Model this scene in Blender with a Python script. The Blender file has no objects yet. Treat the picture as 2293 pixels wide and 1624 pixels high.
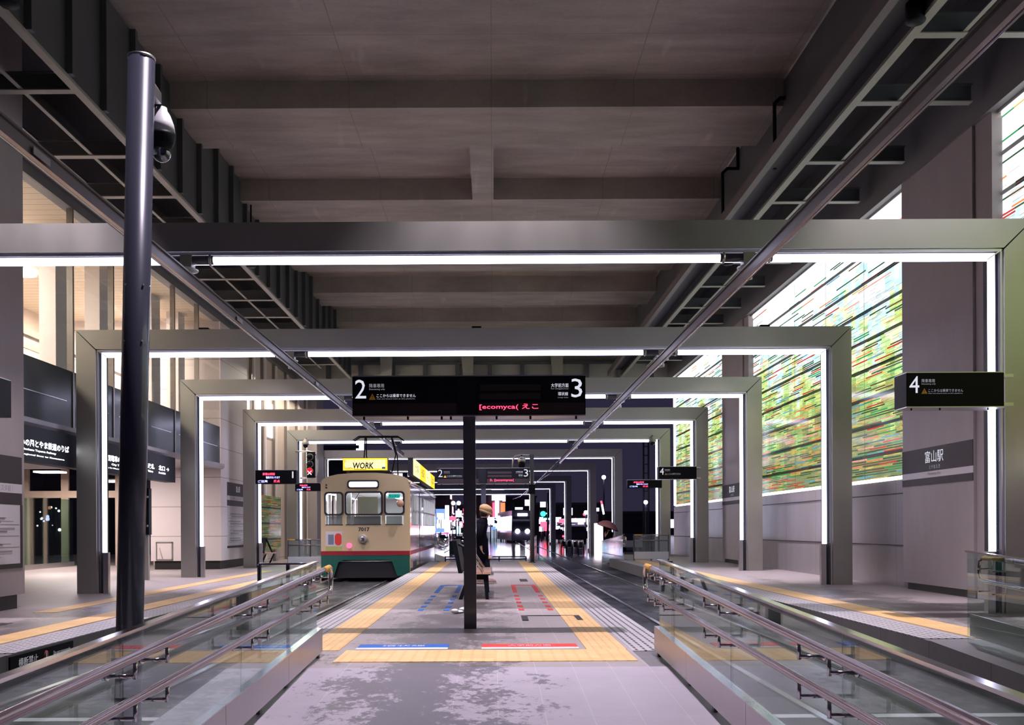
import bpy, math, random
from mathutils import Vector, Matrix
random.seed(7)
PI = math.pi
SC = bpy.context.scene
COL = SC.collection
# ------------------------------------------------------------------ camera
H = 1.10                    # eye height above the platform
F = 2230.0                  # focal length in pixels of the 2293 px wide frame
VX, VY = 1104.0, 1184.0     # where the tracks vanish
ROLL = 0.005
cam = bpy.data.cameras.new('camera'); cam.sensor_width = 36.0; cam.lens = F / 2293 * 36
cam.shift_x = (1146.5 - VX) / 2293; cam.shift_y = (VY - 812) / 2293
cam.clip_start = 0.05; cam.clip_end = 1500
cam_o = bpy.data.objects.new('camera', cam); COL.objects.link(cam_o)
cam_o.location = (0, 0, H); cam_o.rotation_euler = (PI / 2, ROLL, 0)
SC.camera = cam_o
# ------------------------------------------------------------------ world, exposure
w = bpy.data.worlds.new('night'); SC.world = w; w.use_nodes = True
w.node_tree.nodes['Background'].inputs[0].default_value = (0.040, 0.034, 0.072, 1)
w.node_tree.nodes['Background'].inputs[1].default_value = 0.45
SC.view_settings.view_transform = 'Standard'; SC.view_settings.look = 'None'
SC.view_settings.gamma = 1.0; SC.view_settings.exposure = 0.45
cy = SC.cycles
cy.max_bounces = 7; cy.diffuse_bounces = 3; cy.glossy_bounces = 4; cy.transmission_bounces = 4
cy.transparent_max_bounces = 24; cy.caustics_reflective = False; cy.caustics_refractive = False
cy.sample_clamp_indirect = 4.0; cy.use_denoising = True
LED = 7.0
def area_light(name, loc, size, power, color, rot=(0, 0, 0), sy=None, spread=None):
    l = bpy.data.lights.new(name, 'AREA'); l.energy = power; l.color = color; l.size = size
    if sy: l.shape = 'RECTANGLE'; l.size_y = sy
    if spread: l.spread = spread
    o = bpy.data.objects.new(name, l); COL.objects.link(o); o.location = loc; o.rotation_euler = rot
    return o
def spot(name, loc, tgt, power, color, ang=60, blend=.6, r=.08):
    l = bpy.data.lights.new(name, 'SPOT'); l.energy = power; l.color = color; l.spot_size = math.radians(ang); l.spot_blend = blend; l.shadow_soft_size = r
    o = bpy.data.objects.new(name, l); COL.objects.link(o); o.location = loc
    d = Vector(tgt) - Vector(loc); o.rotation_euler = d.to_track_quat('-Z', 'Y').to_euler()
    return o
WARM = (1.0, 0.80, 0.60); COOL = (0.86, 0.80, 1.0); PINK = (1.0, 0.86, 0.92)
# downlights under the viaduct (fixtures built below with the ceiling)
DOWN = [(0.2, 11.6, 8.35), (-0.55, 25.6, 8.35), (0.0, 5.6, 8.35), (5.25, 12.3, 7.3), (5.6, 23.6, 7.3), (-5.7, 11.8, 7.3), (-5.7, 23.6, 7.3)]
for x, y, z in DOWN:
    spot('downlight_beam', (x, y, z), (x, y, 0), 2100 if z > 8 else 1700, (.98, .86, 1.0), 70, .8, .06)
BACK_FILLS = [(-.3, 13.02, 4.98, 2.6, 620), (-.3, 19.4, 4.93, 2.6, 620), (-.3, 25.7, 4.93, 2.6, 560), (5.3, 13.02, 4.98, 3.5, 260), (5.3, 19.4, 4.93, 3, 380), (-5.6, 13.02, 4.98, 3.5, 380), (-5.6, 19.4, 4.93, 3, 420)]
for x, y, z, dy, pw in BACK_FILLS:      # fill floods added out of sight behind the portal beams
    spot('portal_fill_beam', (x, y + .12, z - .06), (x, y + .12 + dy, 0), pw, (.99, .86, .97), 84, .8, .05)
# ------------------------------------------------------------------ point helper
def at(px, py, Y):
    u = px - VX; v = VY - py
    x = u * math.cos(ROLL) + v * math.sin(ROLL); z = -u * math.sin(ROLL) + v * math.cos(ROLL)
    return Vector((x * Y / F, Y, H + z * Y / F))
# ------------------------------------------------------------------ materials
def nodes(name):
    m = bpy.data.materials.new(name); m.use_nodes = True
    nt = m.node_tree; nt.nodes.clear()
    out = nt.nodes.new('ShaderNodeOutputMaterial')
    return m, nt, out
class G:
    """small node graph helper"""
    def __init__(s, nt): s.nt = nt
    def n(s, t, **kw):
        n = s.nt.nodes.new(t)
        for k, v in kw.items(): setattr(n, k, v)
        return n
    def set(s, sock, v):
        if hasattr(v, 'is_output'): s.nt.links.new(v, sock)
        else: sock.default_value = v
    def math(s, op, a, b=None, c=None, clamp=False):
        n = s.n('ShaderNodeMath', operation=op, use_clamp=clamp); s.set(n.inputs[0], a)
        if b is not None: s.set(n.inputs[1], b)
        if c is not None: s.set(n.inputs[2], c)
        return n.outputs[0]
    def mix(s, f, a, b):
        n = s.n('ShaderNodeMix', data_type='RGBA'); s.set(n.inputs[0], f); s.set(n.inputs[6], a); s.set(n.inputs[7], b)
        return n.outputs[2]
    def noise(s, vec, scale, detail=3, rough=.5):
        n = s.n('ShaderNodeTexNoise'); s.set(n.inputs['Vector'], vec); n.inputs['Scale'].default_value = scale
        n.inputs['Detail'].default_value = detail; n.inputs['Roughness'].default_value = rough
        return n.outputs['Fac']
    def white(s, a, b):
        c = s.n('ShaderNodeCombineXYZ'); s.set(c.inputs[0], a); s.set(c.inputs[1], b)
        n = s.n('ShaderNodeTexWhiteNoise', noise_dimensions='2D'); s.nt.links.new(c.outputs[0], n.inputs['Vector'])
        return n.outputs['Value']
    def ramp(s, f, stops, const=False):
        n = s.n('ShaderNodeValToRGB'); cr = n.color_ramp
        if const: cr.interpolation = 'CONSTANT'
        while len(cr.elements) < len(stops): cr.elements.new(.5)
        for e, (p, c) in zip(cr.elements, stops): e.position = p; e.color = c if len(c) == 4 else (*c, 1)
        s.set(n.inputs[0], f); return n.outputs[0]
    def pos(s):
        g = s.n('ShaderNodeNewGeometry'); x = s.n('ShaderNodeSeparateXYZ'); s.nt.links.new(g.outputs['Position'], x.inputs[0])
        return g.outputs['Position'], x.outputs[0], x.outputs[1], x.outputs[2]
    def scale(s, v, sc):
        n = s.n('ShaderNodeVectorMath', operation='MULTIPLY'); s.set(n.inputs[0], v); n.inputs[1].default_value = sc
        return n.outputs[0]
    def bsdf(s, out, color, rough, metal=0, bump=None, bstr=.3, bdist=.01, coat=0):
        b = s.n('ShaderNodeBsdfPrincipled'); s.set(b.inputs['Base Color'], color); s.set(b.inputs['Roughness'], rough)
        b.inputs['Metallic'].default_value = metal; b.inputs['Coat Weight'].default_value = coat; b.inputs['Coat Roughness'].default_value = .08
        if bump is not None:
            bp = s.n('ShaderNodeBump'); bp.inputs['Strength'].default_value = bstr; bp.inputs['Distance'].default_value = bdist
            s.set(bp.inputs['Height'], bump); s.nt.links.new(bp.outputs[0], b.inputs['Normal'])
        s.nt.links.new(b.outputs[0], out.inputs[0]); return b
def c4(c): return (*c, 1)
def plain(name, c, rough=.5, metal=0, vary=.12, sc=3, stretch=(1, 1, 1), coat=0, spec=.5):
    m, nt, out = nodes(name); g = G(nt); P, x, y, z = g.pos()
    f = g.noise(g.scale(P, stretch), sc, 4)
    a = c4([v * (1 - vary) for v in c]); b = c4([min(1, v * (1 + vary)) for v in c])
    g.bsdf(out, g.mix(f, a, b), rough, metal, coat=coat).inputs['Specular IOR Level'].default_value = spec
    return m
def emit(name, c, s):
    m, nt, out = nodes(name); g = G(nt); e = g.n('ShaderNodeEmission'); e.inputs[0].default_value = c4(c); e.inputs[1].default_value = s
    nt.links.new(e.outputs[0], out.inputs[0]); return m
def line(g, v, period, width, off=0.0):
    """1 on thin joints every period along v"""
    t = g.math('FRACT', g.math('DIVIDE', g.math('ADD', v, 500 * period - off), period))
    return g.math('LESS_THAN', t, width / period)
def concrete(name, c, jx=None, jy=None, jz=None, rough=.75, jw=.014, vary=.16, dark=.55, stain=.1, stretch=(.6, 2.2, 1)):
    m, nt, out = nodes(name); g = G(nt); P, x, y, z = g.pos()
    f = g.noise(g.scale(P, stretch), .9, 6, .6); f2 = g.noise(P, 14, 3)
    f = g.math('ADD', g.math('MULTIPLY', f, .85), g.math('MULTIPLY', f2, .15))
    col = g.mix(g.math('MULTIPLY_ADD', f, 2.2, -.6, clamp=True), c4([v * (1 - vary) for v in c]), c4([min(1, v * (1 + vary)) for v in c]))
    s = g.noise(g.scale(P, (1.3, .25, .4)), 1.7, 3)
    col = g.mix(g.math('MULTIPLY', g.math('MULTIPLY_ADD', s, 9, -5.9, clamp=True), stain), col, (.75, .70, .68, 1))
    ln = None
    for v, j in ((x, jx), (y, jy), (z, jz)):
        if j:
            l = line(g, v, j, jw); ln = l if ln is None else g.math('MAXIMUM', ln, l)
    if ln is not None: col = g.mix(ln, col, c4([v * dark for v in c]))
    g.bsdf(out, col, rough, bump=f2, bstr=.15)
    return m
def metal(name, c, rough=.35, met=1.0, brush=(1, 1, 40)):
    m, nt, out = nodes(name); g = G(nt); P, x, y, z = g.pos()
    f = g.noise(g.scale(P, brush), 3, 2); f3 = g.noise(P, 1.2, 2)
    r = g.math('MULTIPLY_ADD', f, .12, rough - .06)
    col = g.mix(f3, c4([v * .85 for v in c]), c4([min(1, v * 1.1) for v in c]))
    g.bsdf(out, col, r, met); return m
def glass(name, tint=(.86, .93, .90), refl=.9, rough=.0, base=.035, haze=0):
    m, nt, out = nodes(name); g = G(nt)
    t = g.n('ShaderNodeBsdfTransparent'); t.inputs[0].default_value = c4(tint)
    s = g.n('ShaderNodeBsdfGlossy'); s.inputs['Roughness'].default_value = rough; s.inputs[0].default_value = (.95, .97, 1, 1)
    lw = g.n('ShaderNodeLayerWeight'); lw.inputs[0].default_value = .5
    f = g.math('MULTIPLY_ADD', g.math('POWER', lw.outputs['Facing'], 4), refl, base, clamp=True)
    mx = g.n('ShaderNodeMixShader'); nt.links.new(f, mx.inputs[0]); nt.links.new(t.outputs[0], mx.inputs[1]); nt.links.new(s.outputs[0], mx.inputs[2])
    res = mx.outputs[0]
    if haze:
        d = g.n('ShaderNodeBsdfDiffuse'); d.inputs[0].default_value = (.6, .66, .64, 1)
        m2 = g.n('ShaderNodeMixShader'); m2.inputs[0].default_value = haze
        nt.links.new(res, m2.inputs[1]); nt.links.new(d.outputs[0], m2.inputs[2]); res = m2.outputs[0]
    nt.links.new(res, out.inputs[0]); return m
# --- platform paving: tiles with pale joints, wet trodden patches
def paving(name, c, mid=None, jx=.3, jy=.3, offx=.025, wet=True, jcol=(.55, .53, .56)):
    m, nt, out = nodes(name); g = G(nt); P, x, y, z = g.pos()
    f = g.noise(P, 5, 4); f2 = g.noise(P, 60, 2)
    col = g.mix(f, c4([v * .88 for v in c]), c4([min(1, v * 1.1) for v in c]))
    cell = g.white(g.math('FLOOR', g.math('DIVIDE', x, .3)), g.math('FLOOR', g.math('DIVIDE', y, .3)))
    col = g.mix(g.math('MULTIPLY', cell, .12), col, c4([v * .6 for v in c]))
    col = g.mix(g.math('MULTIPLY', line(g, x, jx, .006, offx), .55), col, c4(jcol))
    col = g.mix(g.math('MULTIPLY', line(g, y, jy, .006), .12), col, c4(jcol))
    rough = .55
    if wet:
        n1 = g.noise(g.scale(P, (1.0, .6, 1)), 2.6, 3, .6); n2 = g.noise(g.scale(P, (1, .7, 1)), 16, 5, .68)
        k = g.math('ADD', g.math('MULTIPLY', n1, .5), g.math('MULTIPLY', n2, .5))
        # the trodden path runs a little to one side of the middle
        d = g.math('ABSOLUTE', g.math('ADD', x, .50)) if mid is None else g.math('ABSOLUTE', g.math('SUBTRACT', g.math('ABSOLUTE', x), mid)); near = g.math('SUBTRACT', g.math('MULTIPLY_ADD', d, -.20, .145), g.math('MULTIPLY_ADD', y, .02, -.32, clamp=True))
        msk = g.math('MULTIPLY', g.math('SUBTRACT', g.math('ADD', k, near), .520), 18, clamp=True)
        col = g.mix(g.math('MULTIPLY', msk, .85), col, c4([v * .28 for v in c]))
        rough = g.math('MULTIPLY_ADD', msk, -.12, .52)
    g.bsdf(out, col, rough, bump=f2, bstr=.08, bdist=.004)
    return m
def tactile(name, dots=False):
    m, nt, out = nodes(name); g = G(nt); P, x, y, z = g.pos()
    f = g.noise(P, 7, 4); cell = g.white(g.math('FLOOR', g.math('DIVIDE', x, .3)), g.math('FLOOR', g.math('DIVIDE', y, .3)))
    col = g.mix(g.math('ADD', g.math('MULTIPLY', f, .6), g.math('MULTIPLY', cell, .4)), (.70, .42, .15, 1), (.90, .62, .30, 1))
    if dots:
        ax = line(g, x, .10, .028); ay = line(g, y, .10, .06)
        dk = g.math('MULTIPLY', ax, ay)
    else:
        dk = g.math('MULTIPLY', line(g, x, .075, .018), line(g, y, .3, .26))
    col = g.mix(g.math('MULTIPLY', dk, .32), col, (.42, .20, .04, 1))
    g.bsdf(out, col, .5, bump=dk, bstr=.6, bdist=-.004); return m
def ribbed(name):
    m, nt, out = nodes(name); g = G(nt); P, x, y, z = g.pos()
    f = g.noise(P, 9, 4)
    col = g.mix(f, (.38, .36, .38, 1), (.56, .53, .56, 1))
    # staggered dark anti-slip bars
    row = g.math('FLOOR', g.math('DIVIDE', x, .075)); sh = g.math('MULTIPLY', g.math('MODULO', g.math('ADD', row, 400), 2), .075)
    bar = g.math('MULTIPLY', line(g, x, .075, .024), line(g, g.math('ADD', y, sh), .15, .115))
    col = g.mix(g.math('MULTIPLY', bar, .9), col, (.02, .02, .025, 1))
    g.bsdf(out, col, .5); return m
def wet_road(name):
    m, nt, out = nodes(name); g = G(nt); P, x, y, z = g.pos()
    f = g.noise(g.scale(P, (1, .35, 1)), 1.1, 5, .6); f2 = g.noise(P, 45, 2)
    wetm = g.math('MULTIPLY_ADD', f, 4.5, -1.9, clamp=True)
    wetm = g.math('MULTIPLY', wetm, .55)
    far = g.math('MULTIPLY_ADD', y, .05, -1.6, clamp=True)     # rain reaches the open street, not the track under the viaduct
    wetm = g.math('MAXIMUM', wetm, far)
    near = g.math('LESS_THAN', y, 8.2)
    dry = g.mix(near, (.013, .012, .014, 1), (.075, .08, .07, 1))
    col = g.mix(wetm, dry, (.010, .010, .013, 1))
    r = g.math('MULTIPLY_ADD', wetm, -.42, .52)
    f4 = g.noise(g.scale(P, (1.5, .5, 1)), 3, 3)
    b = g.math('ADD', g.math('MULTIPLY', f2, .3), f4)
    bs = g.bsdf(out, col, r, bump=b, bstr=.12, bdist=.01); g.set(bs.inputs['Specular IOR Level'], g.math('MULTIPLY_ADD', wetm, .42, .10)); return m
def art_glass(name, strength=1.0, Z0=1.91):
    """back-lit glass wall: thin horizontal rods of coloured glass, denser towards the bottom"""
    m, nt, out = nodes(name); g = G(nt); P, x, y, z = g.pos()
    def rods(h, L, seed):
        row = g.math('FLOOR', g.math('DIVIDE', z, h)); rr = g.white(row, seed)
        u = g.math('ADD', g.math('DIVIDE', y, L), g.math('MULTIPLY', rr, 37))
        cellv = g.math('FLOOR', u); rnd = g.white(cellv, g.math('ADD', row, seed * 3.1)); rnd2 = g.white(g.math('ADD', cellv, 91.7), g.math('ADD', row, seed * 1.7))
        fr = g.math('FRACT', g.math('DIVIDE', z, h))
        return rnd, rnd2, fr
    hz = g.math('DIVIDE', g.math('SUBTRACT', z, 2.02), 5.13, clamp=True)            # 0 bottom .. 1 top
    big = g.noise(g.scale(P, (1, .5, 1.6)), .75, 3, .6); mid = g.noise(g.scale(P, (1, .6, 3)), 1.1, 2)
    stepz = g.math('MULTIPLY', g.math('FLOOR', g.math('DIVIDE', z, .05)), .05); stepy = g.math('MULTIPLY', g.math('FLOOR', g.math('DIVIDE', y, .22)), .22)
    cv = g.n('ShaderNodeCombineXYZ'); g.set(cv.inputs[1], stepy); g.set(cv.inputs[2], stepz)
    sn = g.noise(cv.outputs[0], .75, 4, .7)
    bias = g.math('ADD', sn, g.math('MULTIPLY', g.math('SUBTRACT', hz, .45), .55))
    basec = g.ramp(bias, [(0, (.16, .22, .07)), (.30, (.24, .27, .12)), (.37, (.42, .36, .10)), (.42, (.24, .50, .16)), (.47, (.60, .66, .20)), (.52, (.45, .72, .30)), (.57, (.80, .84, .50)), (.62, (.45, .70, .85)), (.68, (.85, .92, .95)), (.78, (1, 1, 1))])
    r1, r2, fr = rods(.045, .85, 3.0)
    dens = g.math('MULTIPLY_ADD', hz, -.58, .68)
    on = g.math('MULTIPLY', g.math('LESS_THAN', r1, dens), g.math('LESS_THAN', fr, .62))
    pal = g.ramp(r2, [(0, (.02, .07, .03)), (.22, (.10, .05, .02)), (.36, (.50, .02, .02)), (.47, (.75, .22, .05)), (.56, (.02, .25, .08)), (.68, (.55, .42, .08)), (.78, (.05, .12, .10)), (.87, (.80, .30, .25)), (.93, (.08, .30, .45))], True)
    col = g.mix(on, basec, pal)
    q1, q2, fq = rods(.018, .30, 7.0)
    on2 = g.math('MULTIPLY', g.math('LESS_THAN', q1, g.math('MULTIPLY_ADD', hz, -.9, .75)), g.math('LESS_THAN', fq, .5))
    col = g.mix(g.math('MULTIPLY', on2, .7), col, (.10, .10, .04, 1))
    jz = line(g, z, .58, .065, Z0 - .03); jy = line(g, y, 2.3, .04, 19.97)
    col = g.mix(g.math('MULTIPLY', jz, .93), col, (.01, .012, .01, 1)); col = g.mix(g.math('MULTIPLY', jy, .5), col, (.05, .05, .04, 1))
    e = g.n('ShaderNodeEmission'); g.set(e.inputs[0], col); e.inputs[1].default_value = strength
    gl = g.n('ShaderNodeBsdfGlossy'); gl.inputs['Roughness'].default_value = .12; gl.inputs[0].default_value = (.5, .5, .5, 1)
    lw = g.n('ShaderNodeLayerWeight'); mx = g.n('ShaderNodeMixShader')
    nt.links.new(g.math('MULTIPLY_ADD', lw.outputs['Facing'], .25, .03), mx.inputs[0]); nt.links.new(e.outputs[0], mx.inputs[1]); nt.links.new(gl.outputs[0], mx.inputs[2])
    nt.links.new(mx.outputs[0], out.inputs[0]); return m
def lit_windows(name, wall, lit, s, px=2.2, pz=3.0, p=.35, seed=1.0):
    m, nt, out = nodes(name); g = G(nt); P, x, y, z = g.pos()
    h = g.math('ADD', x, y)
    ix = g.math('FLOOR', g.math('DIVIDE', h, px)); iz = g.math('FLOOR', g.math('DIVIDE', z, pz))
    fx = g.math('FRACT', g.math('DIVIDE', g.math('ADD', h, 900 * px), px)); fz = g.math('FRACT', g.math('DIVIDE', g.math('ADD', z, 90), pz))
    win = g.math('MULTIPLY', g.math('GREATER_THAN', fx, .3), g.math('GREATER_THAN', fz, .45))
    on = g.math('MULTIPLY', win, g.math('LESS_THAN', g.white(ix, g.math('ADD', iz, seed)), p))
    b = g.n('ShaderNodeBsdfPrincipled'); g.set(b.inputs['Base Color'], g.mix(win, c4(wall), (.02, .02, .03, 1))); b.inputs['Roughness'].default_value = .5
    b.inputs['Emission Color'].default_value = c4(lit); g.set(b.inputs['Emission Strength'], g.math('MULTIPLY', on, s))
    nt.links.new(b.outputs[0], out.inputs[0]); return m
def slats(name, c, axis='y', per=.22):
    m, nt, out = nodes(name); g = G(nt); P, x, y, z = g.pos()
    l = line(g, {'x': x, 'y': y, 'z': z}[axis], per, .02)
    g.bsdf(out, g.mix(l, c4(c), c4([v * .45 for v in c])), .55); return m

M = {}
M['led'] = emit('cool_white_led', (.70, .70, 1.0), LED)
M['soffit'] = concrete('cast_concrete_soffit', (.33, .285, .275), jx=2.6, jy=1.5, stain=.22, vary=.34, dark=.72, jw=.018)
M['beamc'] = concrete('cast_concrete_beam', (.33, .295, .28), jx=2.6, stain=.2, vary=.3, dark=.72)
M['steel'] = plain('dark_painted_steel', (.085, .088, .098), .45, .3, .2, 2)
M['steel_l'] = plain('grey_steel_and_lit_flange', (.30, .29, .26), .5, .1, .15, 2)
M['steel_b'] = plain('brown_grey_steel', (.12, .10, .10), .5, .2, .2, 2)
M['frame'] = metal('satin_aluminium_panel', (.42, .41, .37), .42, .85, (1, 1, .3))
M['frame_out'] = plain('dim_lit_frame', (.30, .29, .35), .45, .1)  # darker copy of the frame metal, toned for the dimmer light outdoors
M['frame_dk'] = plain('black_recess_and_shade', (.012, .013, .016), .5)
M['channel'] = metal('brushed_channel', (.62, .60, .60), .32, 1, (1, 1, .3))
M['wallc'] = concrete('smooth_wall_panel', (.34, .31, .33), jy=2.3, jz=None, rough=.24, jw=.012, vary=.08, stain=0)
M['colc'] = concrete('precast_column', (.36, .32, .33), rough=.6, vary=.08, stain=0)
M['fascia'] = plain('smooth_dark_fascia', (.17, .165, .18), .45, 0, .08, 1)
M['plinth'] = plain('black_plinth', (.015, .014, .014), .5)
M['pave'] = paving('platform_tiles', (.37, .325, .325))
M['ramp'] = paving('ramp_tiles', (.44, .405, .46))
M['pave_side'] = paving('side_platform_tiles', (.36, .31, .31), 5.75, wet=True)
M['curb'] = concrete('platform_curb', (.17, .16, .17), jy=1.2, rough=.5)
M['tact'] = tactile('yellow_bar_tactile'); M['tactd'] = tactile('yellow_dot_tactile', True)
M['rib'] = ribbed('ribbed_edge_tiles')
M['road'] = wet_road('wet_asphalt')
M['rail'] = metal('worn_rail_steel', (.35, .33, .33), .25, 1, (1, .2, 1))
M['groove'] = plain('dark_flangeway', (.01, .01, .012), .6)
M['glass'] = glass('railing_glass')
M['glass_wet'] = glass('rain_spotted_glass', (.82, .87, .90), .9, .05, .06, .14)
M['inox'] = metal('polished_stainless', (.62, .58, .58), .16, 1, (1, .2, 1))
M['kick'] = metal('satin_kick_panel', (.60, .54, .55), .34, .9, (1, .2, 1))
M['handr'] = metal('handrail_coating', (.33, .25, .27), .20, .8, (1, .2, 1))
M['yrail'] = plain('yellow_grip_tape', (.75, .42, .05), .35)
M['pole'] = plain('gloss_navy_pole', (.045, .048, .072), .32, .1, .1, 1, coat=.4)
M['black'] = plain('black_enamel', (.006, .007, .011), .5, spec=.12)
M['blackg'] = plain('black_satin_panel', (.005, .005, .009), .4, spec=.10)
M['panel_g'] = plain('dim_display_panel', (.024, .020, .024), .4, spec=.15)
M['white'] = plain('white_paint', (.72, .72, .74), .45, 0, .05)
M['wtext'] = emit('backlit_white_lettering', (.86, .88, 1), .62)
M['wtext_b'] = emit('bright_backlit_lettering', (.88, .90, 1), 3.5)
M['wtext_d'] = emit('dim_lettering', (.80, .80, .9), .28)
M['red_led'] = emit('red_led_dots', (1, .04, .10), 3.2)
M['blue_led'] = emit('blue_led_dots', (.35, .35, 1), 2.6)
M['orange_s'] = plain('orange_sticker', (.75, .38, .03), .5)
M['sign_grey'] = plain('taupe_sign_band', (.052, .042, .045), .5, spec=.15)
M['paper'] = plain('poster_paper', (.62, .58, .62), .5, 0, .04)
M['paper_l'] = plain('poster_ink', (.30, .27, .30), .5)
M['bluef'] = plain('blue_floor_sheet', (.02, .13, .50), .5, spec=.2); M['redf'] = plain('red_floor_sheet', (.72, .06, .045), .5, spec=.2)
M['inswhite'] = plain('porcelain_insulator', (.62, .64, .68), .25, 0, .05)
M['art'] = art_glass('stained_rod_glass', 1.3)
M['art_dim'] = art_glass('stained_rod_glass_dim', .45)
M['artedge'] = emit('white_light_edge', (1, .93, .90), 3.0)
M['cream'] = slats('cream_interior_wall', (.70, .58, .50), 'z', 9)
M['creamp'] = slats('cream_wall_panel', (.74, .65, .64), 'z', .9)
M['warmceil'] = slats('slatted_ceiling', (.82, .68, .52), 'y', .32)
M['intcol'] = plain('pale_interior_column', (.86, .78, .76), .5, 0, .03)
M['woodish'] = plain('beige_door_frame', (.60, .46, .38), .45)
M['mull'] = metal('window_mullion', (.30, .27, .25), .4, .8)
M['fglass'] = glass('facade_glass', (.94, .96, .96), .5, 0, .03)
M['dglass'] = plain('dark_glass_balustrade', (.035, .045, .045), .25, spec=.2)
M['slabedge'] = plain('slab_edge', (.36, .33, .36), .4)
def root(name, loc, label=None, cat=None, group=None, rz=0, kind=None):
    o = bpy.data.objects.new(name, None); COL.objects.link(o); o.location = loc; o.rotation_euler = (0, 0, rz); o.empty_display_size = .1
    return tag(o, label, cat, group, kind)
def tag(o, label=None, cat=None, group=None, kind=None):
    if label: o['label'] = label
    if cat: o['category'] = cat
    if group: o['group'] = group
    if kind: o['kind'] = kind
    return o
ORG = {}
def origin(p):
    v = Vector((0, 0, 0))
    while p is not None: v += p.location; p = p.parent
    return v
class MB:
    """collects shapes in world coordinates, built as ONE mesh object"""
    def __init__(s): s.v = []; s.f = []; s.mi = []; s.cur = 0; s.sm = []; s.smooth = False
    def add(s, vs, fs):
        b = len(s.v); s.v += [tuple(p) for p in vs]
        for f in fs: s.f.append([b + i for i in f]); s.mi.append(s.cur); s.sm.append(s.smooth)
        return s
    def box(s, x0, x1, y0, y1, z0, z1):
        x0, x1 = min(x0, x1), max(x0, x1); y0, y1 = min(y0, y1), max(y0, y1); z0, z1 = min(z0, z1), max(z0, z1)
        return s.hexa([(x0, y0, z0), (x1, y0, z0), (x1, y1, z0), (x0, y1, z0)], [(x0, y0, z1), (x1, y0, z1), (x1, y1, z1), (x0, y1, z1)])
    def hexa(s, a, b):
        n = len(a)
        return s.add(list(a) + list(b), [list(range(n))[::-1], list(range(n, 2 * n))] + [[i, (i + 1) % n, n + (i + 1) % n, n + i] for i in range(n)])
    def prism(s, poly, ax, a, b):
        """poly of 2D points extruded along axis ax from a to b"""
        def p(u, v, t): return {'x': (t, u, v), 'y': (u, t, v), 'z': (u, v, t)}[ax]
        A = [p(u, v, a) for u, v in poly]; B = [p(u, v, b) for u, v in poly]
        return s.hexa(A, B)
    def quad(s, *ps): return s.add(ps, [list(range(len(ps)))])
    def tube(s, pts, r, n=10, cap=True, rs=None):
        pts = [Vector(p) for p in pts]; old = s.smooth; s.smooth = True
        rings = []; prev = None
        for i, p in enumerate(pts):
            if i == 0: t = pts[1] - p
            elif i == len(pts) - 1: t = p - pts[i - 1]
            else: t = (pts[i + 1] - p).normalized() + (p - pts[i - 1]).normalized()
            t.normalize()
            if prev is None: ref = Vector((0, 0, 1)) if abs(t.z) < .9 else Vector((1, 0, 0)); a = t.cross(ref).normalized()
            else: a = (prev - t * prev.dot(t)).normalized()
            prev = a; b = t.cross(a); rr = rs[i] if rs else r
            rings.append([p + (a * math.cos(2 * PI * k / n) + b * math.sin(2 * PI * k / n)) * rr for k in range(n)])
        vs = [q for rg in rings for q in rg]; fs = []
        for i in range(len(rings) - 1):
            for k in range(n): fs.append([i * n + k, i * n + (k + 1) % n, (i + 1) * n + (k + 1) % n, (i + 1) * n + k])
        s.add(vs, fs); s.smooth = False
        if cap:
            m = len(s.v) - len(vs); s.f.append([m + k for k in range(n)][::-1]); s.mi.append(s.cur); s.sm.append(False)
            e = m + (len(rings) - 1) * n; s.f.append([e + k for k in range(n)]); s.mi.append(s.cur); s.sm.append(False)
        s.smooth = old; return s
    def cyl(s, p0, p1, r, n=16, r1=None): return s.tube([p0, p1], r, n, True, [r, r if r1 is None else r1])
    def lathe(s, c, prof, n=20, ax='z'):
        """prof: (radius, height) pairs around axis ax at centre c"""
        old = s.smooth; s.smooth = True; vs = []
        for r, h in prof:
            for k in range(n):
                a = 2 * PI * k / n; u, v = r * math.cos(a), r * math.sin(a)
                d = {'z': (u, v, h), 'y': (u, h, v), 'x': (h, u, v)}[ax]; vs.append((c[0] + d[0], c[1] + d[1], c[2] + d[2]))
        fs = [[i * n + k, i * n + (k + 1) % n, (i + 1) * n + (k + 1) % n, (i + 1) * n + k] for i in range(len(prof) - 1) for k in range(n)]
        fs.append(list(range(n))[::-1]); fs.append([(len(prof) - 1) * n + k for k in range(n)])
        s.add(vs, fs); s.smooth = old; return s
    def ball(s, c, r, n=14, sq=(1, 1, 1), tilt=0):
        old = s.smooth; s.smooth = True; vs = []; m = n // 2
        for i in range(m + 1):
            t = PI * i / m
            for k in range(n):
                a = 2 * PI * k / n; p = Vector((r * math.sin(t) * math.cos(a) * sq[0], r * math.sin(t) * math.sin(a) * sq[1], r * math.cos(t) * sq[2]))
                if tilt: p.rotate(Matrix.Rotation(tilt, 3, 'Y'))
                vs.append((c[0] + p.x, c[1] + p.y, c[2] + p.z))
        fs = [[i * n + k, (i + 1) * n + k, (i + 1) * n + (k + 1) % n, i * n + (k + 1) % n] for i in range(m) for k in range(n)]
        s.add(vs, fs); s.smooth = old; return s
    def loft(s, rings):
        """rings: (centre, rx, ry) horizontal ellipses"""
        old = s.smooth; s.smooth = True; n = 18; vs = []
        for c, rx, ry in rings:
            for k in range(n): a = 2 * PI * k / n; vs.append((c[0] + rx * math.cos(a), c[1] + ry * math.sin(a), c[2]))
        fs = [[i * n + k, i * n + (k + 1) % n, (i + 1) * n + (k + 1) % n, (i + 1) * n + k] for i in range(len(rings) - 1) for k in range(n)]
        fs.append(list(range(n))[::-1]); fs.append([(len(rings) - 1) * n + k for k in range(n)])
        s.add(vs, fs); s.smooth = old; return s
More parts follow.
